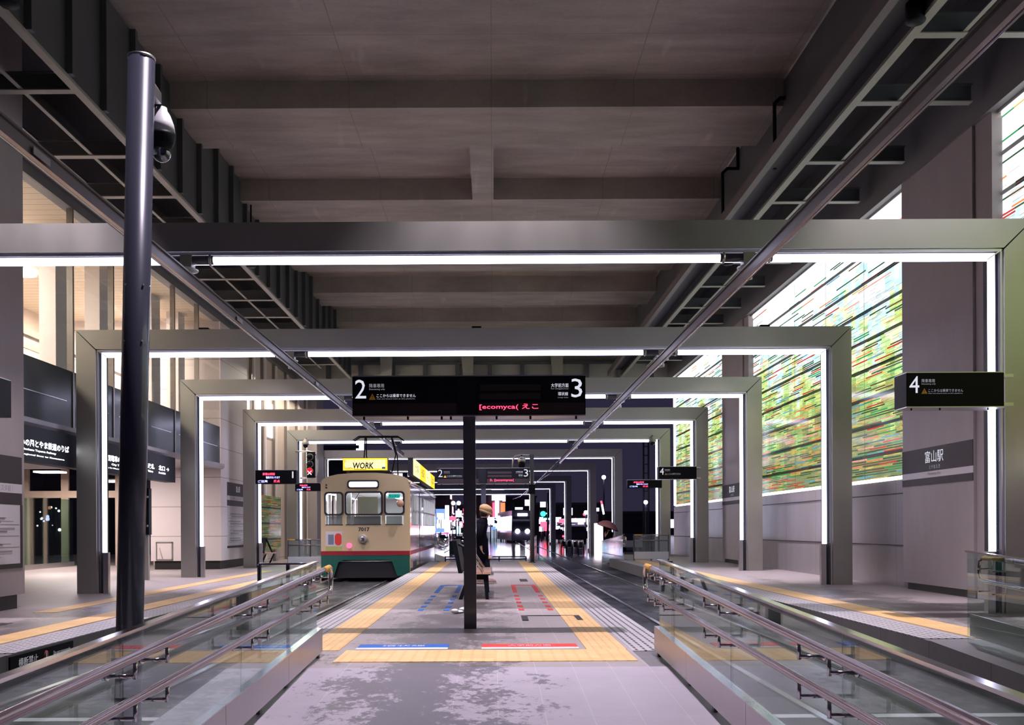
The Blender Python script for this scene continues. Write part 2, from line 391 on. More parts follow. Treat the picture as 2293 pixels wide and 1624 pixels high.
    def build(s, name, mat, parent=None, bevel=0):
        me = bpy.data.meshes.new(name); o_ = origin(parent)
        me.from_pydata([(x - o_.x, y - o_.y, z - o_.z) for x, y, z in s.v], [], s.f)
        for mt in (mat if isinstance(mat, (list, tuple)) else [mat]): me.materials.append(M[mt] if isinstance(mt, str) else mt)
        me.polygons.foreach_set('material_index', s.mi); me.polygons.foreach_set('use_smooth', s.sm); me.update()
        ob = bpy.data.objects.new(name, me); COL.objects.link(ob); ob.parent = parent
        if bevel:
            b = ob.modifiers.new('bevel', 'BEVEL'); b.width = bevel; b.segments = 2; b.limit_method = 'ANGLE'; b.harden_normals = False
        return ob
def struct(name, mb, mat, **k): return tag(mb.build(name, mat, **k), kind='structure')
def box(*a): return MB().box(*a)
def copy_tree(o, parent=None):
    c = o.copy(); COL.objects.link(c); c.parent = parent
    for ch in KIDS.get(o.name, []) or [x for x in list(COL.objects) if x.parent == o]: copy_tree(ch, c)
    return c
KIDS = {}
FACE = {'cam': (Vector((1, 0, 0)), Vector((0, 0, 1))), 'right': (Vector((0, -1, 0)), Vector((0, 0, 1))), 'left': (Vector((0, 1, 0)), Vector((0, 0, 1))), 'floor': (Vector((1, 0, 0)), Vector((0, 1, 0)))}
def text(body, p, wd, ht, face, mat, parent, name='lettering', bold=0.0, shear=0, thick=.002):
    """lettering fitted into wd x ht, lower corner of its start at p"""
    c = bpy.data.curves.new('t', 'FONT'); c.body = body; c.size = 1; c.offset = bold; c.shear = shear; c.resolution_u = 2
    o = bpy.data.objects.new('t', c); COL.objects.link(o)
    dg = bpy.context.evaluated_depsgraph_get(); me0 = bpy.data.meshes.new_from_object(o.evaluated_get(dg))
    vs = [v.co.copy() for v in me0.vertices]; fs = [list(q.vertices) for q in me0.polygons]
    bpy.data.objects.remove(o); bpy.data.curves.remove(c); bpy.data.meshes.remove(me0)
    if not vs: return None
    x0 = min(v.x for v in vs); x1 = max(v.x for v in vs); y0 = min(v.y for v in vs); y1 = max(v.y for v in vs)
    R, U = FACE[face] if isinstance(face, str) else face; N = R.cross(U)
    p = Vector(p); mb = MB()
    pts = [p + R * ((v.x - x0) / (x1 - x0) * wd) + U * ((v.y - y0) / (y1 - y0) * ht) + N * thick for v in vs]
    mb.add(pts, fs)
    return mb.build(name, mat, parent)
# ================================================================== GROUND AND PLATFORMS
ZT = -0.30
zr = lambda Y: 0.0 if Y >= 7.9 else -(7.9 - Y) * .055
struct('ground', box(-60, 60, -6, 400, ZT - .4, ZT), 'road')
XL, XR = -2.12, 1.66
struct('floor', box(XL + .36, XR - .42, 7.9, 33.2, ZT, 0), 'pave')
mb = MB(); mb.prism([(-6, zr(-6)), (7.9, 0), (7.9, ZT - .3), (-6, ZT - .9)], 'x', XL, XR); struct('floor_crossing_ramp', mb, 'ramp')
struct('curb_center_platform', MB().box(XL, XL + .36, 7.9, 33.2, ZT, -.004), 'curb'); struct('curb_center_platform', MB().box(XR - .42, XR, 7.9, 33.2, ZT, -.004), 'curb')
for x0, x1, nm in ((XL, XL + .36, 0), (XR - .42, XR, 1)):
    struct('trim_ribbed_edge', box(x0, x1, 8.9, 33.2, -.004, .003), 'rib')
for x0, x1 in ((XL + .37, XL + .72), (XR - .82, XR - .46)):
    struct('trim_tactile_strip', box(x0, x1, 9.0, 33.2, .0, .006), 'tact')
struct('trim_tactile_cross_strip', box(-1.33, 1.19, 8.22, 9.0, .0, .006), 'tactd')
# far ramp of the centre platform
mb = MB(); mb.prism([(33.2, 0), (40, ZT + .01), (40, ZT - .2), (33.2, ZT - .2)], 'x', XL + .3, XR - .3); struct('floor_far_ramp', mb, 'curb')
# side platforms
struct('floor_right', box(4.2 + .45, 9, 9.6, 41, ZT, 0), 'pave_side')
struct('curb_right_platform', box(4.2, 4.65, 9.6, 36, ZT, -.004), 'curb')
struct('trim_ribbed_edge_right', box(4.2, 4.65, 9.75, 34, -.004, .003), 'rib')
struct('trim_tactile_strip_right', box(4.72, 5.12, 9.75, 34, .0, .006), 'tact')
mb = MB(); mb.prism([(-2, -.55), (9.6, 0), (9.6, -.6), (-2, -.9)], 'x', 4.2, 9); struct('floor_right_ramp', mb, 'curb')
struct('trim_tactile_corner_right', box(4.75, 5.9, 8.9, 9.6, -.02, .0), 'tactd')
ZL = -.10
struct('floor_left', box(-22, -4.7 - .45, 9.6, 50, ZT, ZL), 'pave_side')
struct('curb_left_platform', box(-5.15, -4.7, 9.6, 36, ZT, ZL - .004), 'curb')
struct('trim_ribbed_edge_left', box(-5.15, -4.7, 9.75, 34, ZL - .004, ZL + .003), 'rib')
struct('trim_tactile_strip_left', box(-5.62, -5.22, 9.75, 34, ZL, ZL + .006), 'tact')
struct('trim_tactile_strip_inner_left', box(-6.75, -6.4, 14.6, 29, ZL, ZL + .006), 'tact')
mb = MB(); mb.prism([(-2, -.55), (9.6, ZL), (9.6, -.6), (-2, -.9)], 'x', -9, -4.7); struct('floor_left_ramp', mb, 'curb')
# rails
def track(cx, names):
    for s, n in ((-.535, names[0]), (.535, names[1])):
        r = root('tram_rail', (cx + s, 0, ZT), n, 'rail', 'steel tram rails sunk in the ground')
        x = cx + s
        MB().prism([(x - .032, ZT - .02), (x + .032, ZT - .02), (x + .030, ZT + .022), (x - .030, ZT + .022)], 'y', -3, 150).build('rail_head', 'rail', r)
        sg = 1 if s < 0 else -1
        box(x + sg * .034, x + sg * .085, -3, 150, ZT - .01, ZT + .004).build('flangeway', 'groove', r)
track(-3.40, ('tram rail under the old cream tram, wall side', 'tram rail under the old cream tram, platform side'))
track(2.93, ('tram rail of the empty track, beside the central platform', 'tram rail of the empty track, by the coloured glass wall side'))
# painted crossing lines seen through the glass
for i, (x0, x1, y) in enumerate(((-4.6, -2.2, 7.3), (-4.6, -2.2, 5.2), (1.8, 4.1, 7.3))):
    struct('road_marking', box(x0, x1, y, y + .13, ZT, ZT + .004), 'white')
# queue sheets on the floor
def sheet(nm, x0, x1, mat, txt, lab):
    r = root(nm, (x0, 9.06, .004), lab, 'floor sign')
    box(x0, x1, 9.19, 9.45, .001, .006).build('coloured_band', mat, r)
    box(x0, x1, 9.06, 9.19, .001, .006).build('white_band', 'white', r)
    text(txt, ((x0 + x1) / 2 - .20, 9.26, .006), .40, .11, 'floor', 'white', r)
sheet('queue_floor_sign', -1.26, -.42, 'bluef', '\u74b0\u72b6\u7dda', 'blue and white sheet on the platform floor where passengers queue')
sheet('queue_floor_sign', -.11, .78, 'redf', '\u5927\u5b66\u524d\u65b9\u9762', 'red and white sheet on the platform floor where passengers queue')
def queue_marks(x0, x1, mat, colour, tags):
    def mk(a, b, c, d, lab, nm):
        o = box(a, b, c, d, .001, .005).build(nm, mat); tag(o, lab, 'floor marking', colour + ' queue marks on the platform')
    mk(x0, x1, 19.25, 19.38, f'thin {colour} cross line closing the queue lane on the platform', 'queue_line')
    for x, s in ((x0, tags[0]), (x1 - .07, tags[1])):
        mk(x, x + .075, 17.1, 19.25, f'long {colour} bar of the queue lane on the {s} side', 'queue_line')
        for k, y in enumerate((13.35, 13.95, 14.65, 15.35, 16.1)):
            mk(x, x + .075, y, y + .28, f'short {colour} queue dash on the {s} side, ' + ['first', 'second', 'third', 'fourth', 'last'][k] + ' towards the bench', 'queue_dash')
queue_marks(-1.02, -.60, 'bluef', 'blue', ('tram', 'bench'))
queue_marks(.34, .80, 'redf', 'red', ('bench', 'yellow strip'))
r = root('floor_outline', (.67, 12, 0), 'thin dark outline of a rectangle drawn across the tiles and the yellow strip', 'floor marking')
box(.345, .42, 11.85, 12.5, .002, .009).build('outline_side', 'sign_grey', r); box(1.0, 1.07, 11.85, 12.5, .002, .009).build('outline_side', 'sign_grey', r)
box(.42, 1.0, 12.47, 12.5, .002, .009).build('outline_edge', 'sign_grey', r)
r = root('floor_outline', (.5, 21, 0), 'small dark stencil on the tiles beyond the red queue lane', 'floor marking')
box(.56, .72, 20.6, 21.6, .001, .004).build('stencil', 'sign_grey', r)

# ================================================================== CEILING (viaduct)
struct('ceiling', box(-5.9, 5.75, -2, 42, 9.3, 9.7), 'soffit')
struct('ceiling_side_left', box(-8.6, -5.9, -2, 42, 9.1, 9.6), 'steel'); struct('ceiling_side_right', box(5.75, 8.4, -2, 42, 9.1, 9.6), 'steel')
for y0 in (4.2, 18.2, 23.3, 27.85, 32.4, 37.0):
    struct('ceiling_beam', box(-5.9, 5.75, y0, y0 + 1.9, 8.8, 9.3), 'beamc')
struct('ceiling_stub_beam', box(-.44, .05, 20.1, 23.3, 8.8, 9.3), 'beamc')
# steel girders along the track
def side_steel(xg, xo, sgn, ztop, nm):
    """girder web at xg, framing out to xo"""
    web = root(nm, (xg, 20, 7.4), kind='structure')
    box(xg, xg - sgn * .03, -1, 41.5, 7.4, 9.25).build('girder_web', 'steel', web)
    box(xg - .06 * 1, xg + .06, -1, 41.5, 7.36, 7.41).build('girder_flange', 'steel_l', web)  # lighter grey than the web, standing in for its lit underside
    y = 5.2
    while y < 41 and sgn < 0:
        box(xg, xg - sgn * .13, y, y + .10, 7.41, 9.25).build('stiffener', 'steel', web); y += 1.22
    a, b = min(xg, xo), max(xg, xo)
    ys = [9.6, 11.9, 14.26, 16.76, 18.8, 20.9, 22.95, 25, 27.3, 29.5, 31.6, 33.7, 35.8, 38] if sgn < 0 else [10.7, 12.75, 14.8, 17.2, 19.3, 21.4, 23.7, 26.0, 28.5, 30.7, 33, 35.2, 37.4]
    for y in ys:
        cb = root('steel_cross_beam', ((a + b) / 2, y, 7.4), kind='structure')
        box(a, b, y - .07, y + .07, 7.385, 7.40).build('flange', 'steel_l', cb)  # lower flange coloured lighter for the light on its underside
        box(a, b, y - .012, y + .012, 7.40, 7.64).build('web', 'steel', cb)
        box(a, b, y - .07, y + .07, 7.64, 7.655).build('flange', 'steel', cb)
    xm = xg + (xo - xg) * (.47 if sgn < 0 else .38)
    struct('trim_steel_angle', box(xm - .03, xm + .03, 9, 39, 7.405, 7.42), 'steel_l')
side_steel(-5.9, -7.62, -1, 9.2, 'steel_girder_left')
side_steel(5.38, 7.13, 1, 9.2, 'steel_girder_right')
struct('girder_lower_right', MB().prism([(4.74, 7.36), (4.86, 7.36), (4.86, 7.56), (4.74, 7.56)], 'y', -1, 41), 'steel_b')
struct('girder_gap_shade', box(4.95, 5.35, -1, 41, 7.62, 7.66), 'frame_dk')  # black sheet standing in for the shadow gap beside the girder
# outer fascias and roof edge, both sides
struct('fascia_right', box(7.26, 7.6, -1, 41.3, 7.17, 9.3), 'fascia')
struct('fascia_left', box(-8.5, -8.28, -1, 42, 7.47, 9.3), 'fascia')
struct('fascia_shelf_left', box(-8.3, -7.62, -1, 41, 7.66, 7.7), 'steel')
# end girder across the tracks
eg = root('end_girder', (0, 42, 7.2), kind='structure')
box(-8.5, 8.4, 42, 42.1, 6.9, 8.05).build('girder_web', 'steel_l', eg); box(-8.5, 8.4, 41.85, 42.25, 8.02, 8.12).build('girder_flange', 'steel', eg)
box(-8.5, 8.4, 41.8, 42.3, 6.82, 6.9).build('girder_flange', 'steel', eg)
box(-8.5, 8.4, 42.3, 42.4, 8.1, 9.7).build('upper_plate', 'steel_l', eg)
x = -6.9
while x < 7: box(x - .09, x + .09, 41.86, 42.0, 6.9, 8.02).build('stiffener', 'steel', eg); x += 1.36
for x in (-4.4, -1.0, 2.75):
    MB().prism([(x - .18, 6.9), (x + .18, 6.9), (x + .22, 8.4), (x - .1, 9.3), (x - .5, 9.3), (x - .3, 8.4)], 'y', 41.6, 41.85).build('haunch', 'steel_l', eg)
# conduits dropping beside the girder
for i, (px, y0, z0) in enumerate(((1735, 18.1, 9.0), (1618, 21.5, 8.95))):
    p = at(px, 400, y0); r = root('conduit', (p.x, y0, 8), ['dark bent conduit hanging from the concrete ceiling beside the front beam', 'dark bent conduit hanging from the concrete ceiling between the two beams'][i], 'pipe')
    MB().tube([(p.x + .75, y0, z0 - .1), (p.x + .1, y0, z0 - .1), (p.x, y0, z0 - .2), (p.x, y0, 7.6)], .035).build('pipe', 'black', r)
    box(p.x + .3, p.x + .36, y0 - .03, y0 + .03, z0 - .1, z0 + .35).build('hanger', 'black', r)
for i, (x, y, z, dy, pw) in enumerate(BACK_FILLS):
    r = root('added_floodlight', (x, y, z), 'black fill lamp added unseen behind a portal beam, ' + ('largest frame, middle', 'second frame, middle', 'third frame, middle', 'largest frame, glass wall side', 'second frame, glass wall side', 'largest frame, station side', 'second frame, station side')[i], 'light')
    box(x - .09, x + .09, y - .08, y + .09, z - .03, z + .10).build('housing', 'black', r)
for i, (x, y, z) in enumerate(DOWN):
    r = root('downlight', (x, y, z), 'small black downlight, ' + ('above the middle platform at the crossing', 'above the middle platform beyond the front portal', 'above the near crossing ramp', 'over sign 4', 'over the platform by the glass wall', 'over the station-side platform', 'over the station-side platform beyond the front portal')[i], 'light')
    MB().lathe((x, y, z), [(.10, .02), (.12, .04), (.12, .26), (.06, .32)], 14).build('housing', 'black', r)
    MB().cyl((x, y, z + .3), (x, y, 9.3 if z > 8 else 9.1), .02).build('rod', 'black', r)
    MB().lathe((x, y, z + .03), [(.085, 0), (.085, .01)], 14).build('lens', emit('downlight_lens', (1, .9, .9), 6), r)

# ================================================================== PORTAL FRAMES
ORD = ['front', 'second', 'third', 'fourth', 'fifth', 'sixth', 'seventh', 'eighth', 'ninth', 'tenth']
GT = [(12.53, 6.45, 3.50), (18.9, 6.45, 3.44), (25.2, 6.45, 3.44), (31.5, 6.45, 3.44), (38.25, 6.45, 3.45), (48.1, 5.89, 3.45), (58.7, 5.73, 3.45), (72.6, 5.36, 3.45), (85.5, 5.02, 3.45), (98.6, 3.76, 3.45)]
def portal(i, Y, xr, zi):
    zi += H; xl = xr - 13.98; t = .37; d = .40; out = i > 4
    zb = ZT if out else 0; zbl = ZT if out else ZL
    r = root('portal_frame', ((xl + xr) / 2, Y, zb), f'{ORD[i]} square metal portal frame with glowing inner strip, counted from the ramp' if i else 'largest square metal portal frame with a glowing strip inside, carrying sign 4', 'portal frame', 'lit portal frames over the tram stop')
    g = .005; th = .03 if out else .09; tw = .03 if out else .075; td = .03 if out else .045
    MB().prism([(xl - t, zi + t), (xl + g, zi + g), (xr - g, zi + g), (xr + t, zi + t)][::-1], 'y', Y, Y + d).build('beam', 'frame_out' if out else 'frame', r)
    for s, xx, z0 in ((-1, xl, zbl), (1, xr, zb)):
        MB().prism([(xx + s * t, z0), (xx + s * t, zi + t - g * 3), (xx, zi - g * 3), (xx, z0)], 'y', Y, Y + d).build('post', 'frame_out' if out else 'frame', r)
        # bright inner lip, dark recess and the light strip
        xa = xx - s * .035
        box(xx, xa, Y + .03, Y + .10, z0, zi - .03).build('lip', 'channel', r)
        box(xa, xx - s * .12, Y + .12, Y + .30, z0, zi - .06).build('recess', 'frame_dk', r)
        box(xx - s * .12, xx - s * .215, Y + .02, Y + .12, z0, z0 + .78).build('channel', 'channel', r)
        box(xx - s * .11, xx - s * (.11 + tw), Y + .02, Y + .02 + td, z0 + (.78 if not out else .2), zi - .06).build('light_strip', 'led', r)
        box(xx - s * .02, xx - s * .13, Y + .0, Y + .02, z0 + .79, z0 + .80).build('clip', 'channel', r)
    box(xl + .02, xr - .02, Y + .03, Y + .10, zi - .035, zi).build('lip', 'channel', r)
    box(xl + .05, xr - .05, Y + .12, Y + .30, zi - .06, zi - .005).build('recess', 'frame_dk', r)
    box(xl + .11 + tw, xr - .11 - tw, Y + .02, Y + .02 + td, zi - .06 - th, zi - .06).build('light_strip', 'led', r)
    for xx, s in ((xl, 1), (xr, -1)):
        MB().hexa([(xx + s * .02, Y + .0, zi - .02), (xx + s * .20, Y, zi - .145), (xx + s * .20, Y + .13, zi - .145), (xx + s * .02, Y + .13, zi - .02)], [(xx + s * .045, Y, zi - .02), (xx + s * .225, Y, zi - .145), (xx + s * .225, Y + .13, zi - .145), (xx + s * .045, Y + .13, zi - .02)]).build('corner_cap', 'channel', r)
for i, (Y, xr, zi) in enumerate(GT): portal(i, Y, xr, zi)

# ================================================================== OVERHEAD CONDUCTOR RAILS
def cond(x, z, y1, lab, xe, ze):
    r = root('overhead_conductor_rail', (x, 20, z), lab, 'overhead rail', 'overhead power rails')
    # two flanges and a web with a gripped copper wire
    MB().prism([(x - .055, z + .13), (x + .055, z + .13), (x + .055, z + .148), (x - .055, z + .148)], 'y', .5, y1).build('top_flange', 'steel_b', r)
    m = MB(); m.prism([(x - .028, z + .13), (x + .028, z + .13), (x + .022, z + .02), (x - .022, z + .02)], 'y', .5, y1); m.build('web', 'steel_b', r)
    MB().prism([(x - .035, z + .02), (x + .035, z + .02), (x + .018, z), (x - .018, z)], 'y', .5, y1).build('lower_grip', 'inox', r)
    MB().tube([(x, .5, z - .004), (x, y1, z - .004)], .009, 8).build('contact_wire', 'inox', r)
    k = 1.6
    for s in (1,):
        mb = MB()
    while k < 40:
        box(x + .046, x + .052, k, k + .30, z + .035, z + .095).build('splice_plate', 'channel', r); k += 6.3
    return r
cond(-3.68, 4.06, 41.0, 'overhead power rail above the old cream tram track', 0, 0)
cond(3.10, 4.10, 46.0, 'overhead power rail above the empty track', 0, 0)
def bracket(x, xa, xb, Y, zi, lab, rx):
    z = zi + H - .13
    r = root('insulator_bracket', (x, Y - .1, z), lab, 'insulator', 'insulators carrying the overhead rails')
    MB().tube([(xa, Y - .09, z), (xb, Y - .09, z)], .055, 14).build('mounting_tube', 'pole', r)
    for xx in (xa + .04, xb - .04): MB().tube([(xx - .015, Y - .09, z), (xx + .015, Y - .09, z)], .068, 14).build('end_clamp', 'channel', r)
    box(x - .07, x + .07, Y - .17, Y - .0, z - .10, z + .05).build('saddle', 'steel_l', r)
    MB().lathe((x, Y - .09, z - .20), [(.03, 0), (.05, .02), (.05, .05), (.13, .06), (.135, .08), (.05, .12), (.04, .16)], 18).build('insulator_bell', 'white', r)
    MB().lathe((x, Y - .09, z - .28), [(.02, 0), (.055, .01), (.055, .06), (.03, .1)], 14).build('insulator_foot', 'white', r)
    d = rx - x
    MB().tube([(x, Y - .09, z - .26), (x + d * .6, Y - .09, z - .28), (rx, Y - .09, 4.2)], .018, 8).build('hanger_clamp', 'channel', r)
for i in range(5):
    Y, xr, zi = GT[i]
    bracket(-3.80, -4.1, -3.47, Y, zi, f'insulator on the {ORD[i] if i else "largest"} portal frame, above the cream tram track', -3.70)
    bracket(3.20, 2.85, 3.5, Y, zi, f'insulator on the {ORD[i] if i else "largest"} portal frame, above the empty track', 3.10)
bracket(3.20, 2.9, 3.5, 6.2, 3.6, 'insulator over the empty track, cut by the top of the picture', 3.10)
# contact wires that sag away in the open
def wire(pts, lab, r=.012, mat='inox', nm='overhead_wire'):
    o = MB().tube(pts, r, 6).build(nm, mat); return tag(o, lab, 'wire')
p = [at(1290, 1000, 42), at(1240, 1042, 48), at(1212, 1070, 56), at(1165, 1112, 75), at(1149, 1118, 92)]
wire(p, 'overhead tram wire running down towards the approaching tram', .02)
wire([at(1290, 1005, 43), at(1230, 1062, 52), at(1197, 1083, 60), at(1175, 1108, 75)], 'second overhead tram wire just below the first one', .016)
# ================================================================== WALL WITH THE GLASS ART
struct('wall_right', box(7.45, 7.7, -1, 41, 0, 1.96), 'wallc')
struct('trim_right', box(7.435, 7.45, -1, 41, .745, .765), 'groove'); struct('trim_right_upper', box(7.435, 7.45, -1, 41, 1.70, 1.715), 'groove')
struct('wall_right_backing', box(7.62, 7.7, -1, 41, 1.96, 9), 'fascia')
bays = [(3.9, 14.55, 'beside the front portal, next to sign 4'), (17.75, 28.9, 'between the two grey columns'), (31.6, 40.6, 'beyond the farther grey column, at the street end')]
for y0, y1, s in bays:
    r = root('stained_glass_wall', (7.5, (y0 + y1) / 2, 2), 'tall back-lit wall of coloured glass rods ' + s, 'glass artwork', 'back-lit coloured glass walls')
    box(7.47, 7.6, y0, y1, 2.03, 7.13).build('glass_rods', 'art', r)
    box(7.44, 7.6, y0, y1, 1.965, 2.03).build('light_edge', 'artedge', r)
    box(7.40, 7.6, y0, y1, 7.13, 7.19).build('top_trim', 'channel', r)
    box(7.455, 7.5, y0, y1, 7.10, 7.13).build('light_edge', 'artedge', r)
# glowing end cheek of the far bay
r = root('light_cheek', (7.5, 40.8, 2), 'curved white glowing end of the coloured glass wall by the street', 'light')
mb = MB(); pr = [(40.6, 7.1), (40.95, 7.1), (41.0, 4.2), (41.0, 3.0), (40.9, 2.4), (40.6, 2.0)]
mb.prism([(7.45, 40.63), (7.6, 40.63), (7.6, 41), (7.45, 41)], 'z', 2.0, 7.1); mb.build('glowing_panel', 'artedge', r)
for k, (y0, y1) in enumerate(((1.2, 3.8), (15.1, 17.7), (29.0, 31.6))):
    struct('column_right', box(7.29, 7.75, y0, y1, .12 if k else 0, 9), 'colc')
    struct('baseboard_column', box(7.33, 7.72, y0 + .03, y1 - .1, 0, .12), 'plinth')
    struct('pilaster_right', box(7.33, 7.6, y0 - .52, y0 - .02, 0, 9), 'channel' if k == 9 else 'colc')
# station name bands on the columns
def station_band(y0, y1, lab, big):
    X = 7.285; r = root('station_name_sign', (X, (y0 + y1) / 2, 2), lab, 'station sign', 'station name bands on the grey columns')
    box(X - .006, 7.289, y0, y1, 2.02, 2.42).build('dark_band', 'sign_grey', r)
    box(X - .006, 7.289, y0, y1, 1.915, 2.02).build('pale_band', 'paper', r)
    box(X - .006, 7.289, y0, y1, 1.80, 1.915).build('lower_band', 'sign_grey', r)
    yc = (y0 + y1) / 2
    text('\u5bcc\u5c71\u99c5', (X - .008, yc + .36, 2.16), .68, .20, 'right', 'wtext', r)
    text('\u3068\u3084\u307e\u3048\u304d', (X - .008, yc + .20, 2.055), .40, .065, 'right', 'wtext_d', r)
    text('Toyama Sta.', (X - .008, yc + .26, 1.94), .50, .06, 'right', 'paper_l', r)
station_band(15.1, 17.7, 'dark station name band with white characters on the column behind sign 4', 1)
station_band(29.0, 31.6, 'dark station name band on the farther column of the glass wall', 0)

# ================================================================== STATION BUILDING ON THE OTHER SIDE
XB = -8.3
struct('column_near_left', box(-7.9, -7.34, 9.0, 15.6, .12, 9), 'colc'); struct('baseboard_near_left', box(-7.86, -7.39, 9.0, 15.45, ZL, .12), 'plinth')
struct('wall_upper_left', box(-22, -21.8, 8, 34, ZL, 9), 'cream')
struct('floor_upper_left', box(-21.8, -8.42, 8, 30.35, 2.98, 3.2), 'slabedge')
struct('trim_slab_edge', MB().prism([(-8.42, 2.95), (-8.22, 2.95), (-8.17, 3.02), (-8.17, 3.10), (-8.42, 3.13)], 'y', 8, 30.35), 'slabedge')
struct('ceiling_hall_left', box(-21.8, -8.3, 8, 46, 7.5, 7.6), 'warmceil')
struct('wall_hall_back', box(-13.6, -13.4, 8, 30.4, 3.2, 7.5), 'cream')
struct('trim_hall_rail', box(-13.4, -13.36, 8, 30.4, 6.35, 6.5), 'woodish'); struct('trim_hall_rail_lower', box(-13.4, -13.36, 8, 30.4, 5.0, 5.1), 'woodish')
for k, (y, wdt, xx) in enumerate(((21.0, .75, -9.2), (23.35, .62, -9.2), (26.9, .7, -9.2), (29.2, .6, -9.2))):
    struct('column_hall', box(xx - .35, xx, y, y + wdt, 3.2, 7.5), 'intcol')
# hall lights (its lamps) and the light they give
for i, (x, y) in enumerate(((-11.5, 14.5), (-11.5, 19.5), (-11.5, 24.5), (-11.2, 28.5))):
    r = root('hall_ceiling_light', (x, y, 7.4), 'white round ceiling lamp in the upper hall behind the glass, ' + ('beside the notice column', 'second along', 'third along', 'by the end wall')[i], 'light', 'ceiling lamps of the upper hall')
    MB().lathe((x, y, 7.40), [(.28, 0), (.30, .04), (.30, .10)], 18).build('diffuser', emit('hall_lamp', (1, .93, .82), 7), r)
    area_light('hall_lamp_and_fill_glow', (x, y, 7.36), 1.4, 270, (1, .87, .72))
area_light('hall_lamp_and_fill_glow', (-11.2, 23, 3.5), 1.2, 70, (1, .90, .80), rot=(PI, 0, 0), sy=12)  # uplight without a fixture, added to brighten the hall
# glazed facade: dark balustrade, mullions, panes
for i, (y0, y1) in enumerate(((15.6, 19.7), (19.7, 21.8), (21.8, 23.9), (23.9, 26.0), (26.0, 28.1), (28.1, 30.3))):
    wn = root(f'window_{i + 1}', (XB, y0, 3.1), kind='structure')
    box(XB - .015, XB, y0 + .04, y1, 4.24, 7.47).build('pane', 'fglass', wn)
    box(XB - .03, XB, y0 + .04, y1, 3.14, 4.24).build('balustrade_glass', 'dglass', wn)
    box(XB - .10, XB + .02, y0 - .03, y0 + .04, 3.1, 7.5).build('mullion', 'mull', wn)
    box(XB - .01, XB + .012, y0 + .3, y1 - .3, 3.62, 3.635).build('rail_reflection_bar', 'channel', wn)
    struct('trim_transom', box(-10.9, -10.84, y0, y1, 5.62, 5.68), 'mull')
# cream end wall with access panel
struct('wall_end_left', box(-10.45, XB, 30.4, 33.7, .16, 9.0), 'creamp'); struct('baseboard_end_left', box(-10.35, XB - .06, 30.46, 33.6, ZL, .16), 'plinth')
r = root('access_panel', (-10.2, 30.4, .9), 'small square flush access panel with thin metal frame low on the cream wall', 'panel')
p0 = at(350, 1255, 30.4); p1 = at(387, 1214, 30.4)
mb = MB(); 
for a in ((p0.x, p1.x, p0.z, p0.z + .03), (p0.x, p1.x, p1.z - .03, p1.z), (p0.x, p0.x + .03, p0.z, p1.z), (p1.x - .03, p1.x, p0.z, p1.z)): mb.box(a[0], a[1], 30.37, 30.4, a[2], a[3])
mb.build('frame', 'channel', r); box(p0.x + .03, p1.x - .03, 30.385, 30.4, p0.z + .03, p1.z - .03).build('door', 'creamp', r)
MB().tube([(p0.x + .1, 30.37, p1.z - .18), (p0.x + .2, 30.37, p0.z + .05)], .012, 6).build('latch', 'woodish', r)
# notices
def notice(X, y0, y1, zt, lab, head, sub, full=True):
    r = root('notice_board', (X, (y0 + y1) / 2, 1.2), lab, 'notice board')
    box(X, X + .012, y0, y1, zt - .42, zt).build('dark_header', 'sign_grey', r)
    box(X, X + .012, y0, y1, zt - .56, zt - .42).build('pale_band', 'paper', r)
    box(X, X + .012, y0, y1, zt - .74, zt - .56).build('dark_band', 'sign_grey', r)
    po = box(X, X + .010, y0 + .05, y1 - .06, .60, zt - .74).build('poster', 'paper', r)
    box(X, X + .02, y0, y1, .53, .60).build('frame_foot', 'plinth', r); box(X, X + .02, y1 - .06, y1, .60, zt - .74).build('frame_side', 'plinth', r)
    L = y1 - y0; rnd = random.Random(int(y0))
    text(sub, (X + .012, y0 + L * .25, zt - .54), L * .6, .10, 'left', 'paper_l', r)
    text(head, (X + .012, y0 + L * .42, zt - .29), L * .2, .2, 'left', 'wtext_d', r)
    mb = MB()
    for k in range(26):
        z = .7 + k * (zt - 1.6) / 26; a = y0 + .1 + rnd.random() * L * .25; b = y1 - .15 - rnd.random() * L * .4
        if k % 7 == 6: mb.box(X + .010, X + .013, y0 + .08, y1 - .1, z, z + .012)
        elif k % 7 < 4 and b > a: mb.box(X + .010, X + .012, a, b, z, z + .012 + .02 * (k % 2))
    mb.build('printed_lines', 'paper_l', po)
    return r
notice(-7.34, 13.6, 15.5, 2.24, 'large notice board with dark header on the big grey station column', '\u5bcc\u5c71\u99c5', '\u5357\u5bcc\u5c71\u99c5\u524d\u30fb\u30a8\u30b9\u30bf\u524d \u3009')
r2 = notice(XB, 31.1, 33.6, 3.05 - .55 + .1, 'notice board with route maps on the side of the cream wall block', '\u5bcc\u5c71\u99c5', '\u5bcc\u5c71\u5927\u5b66\u524d')
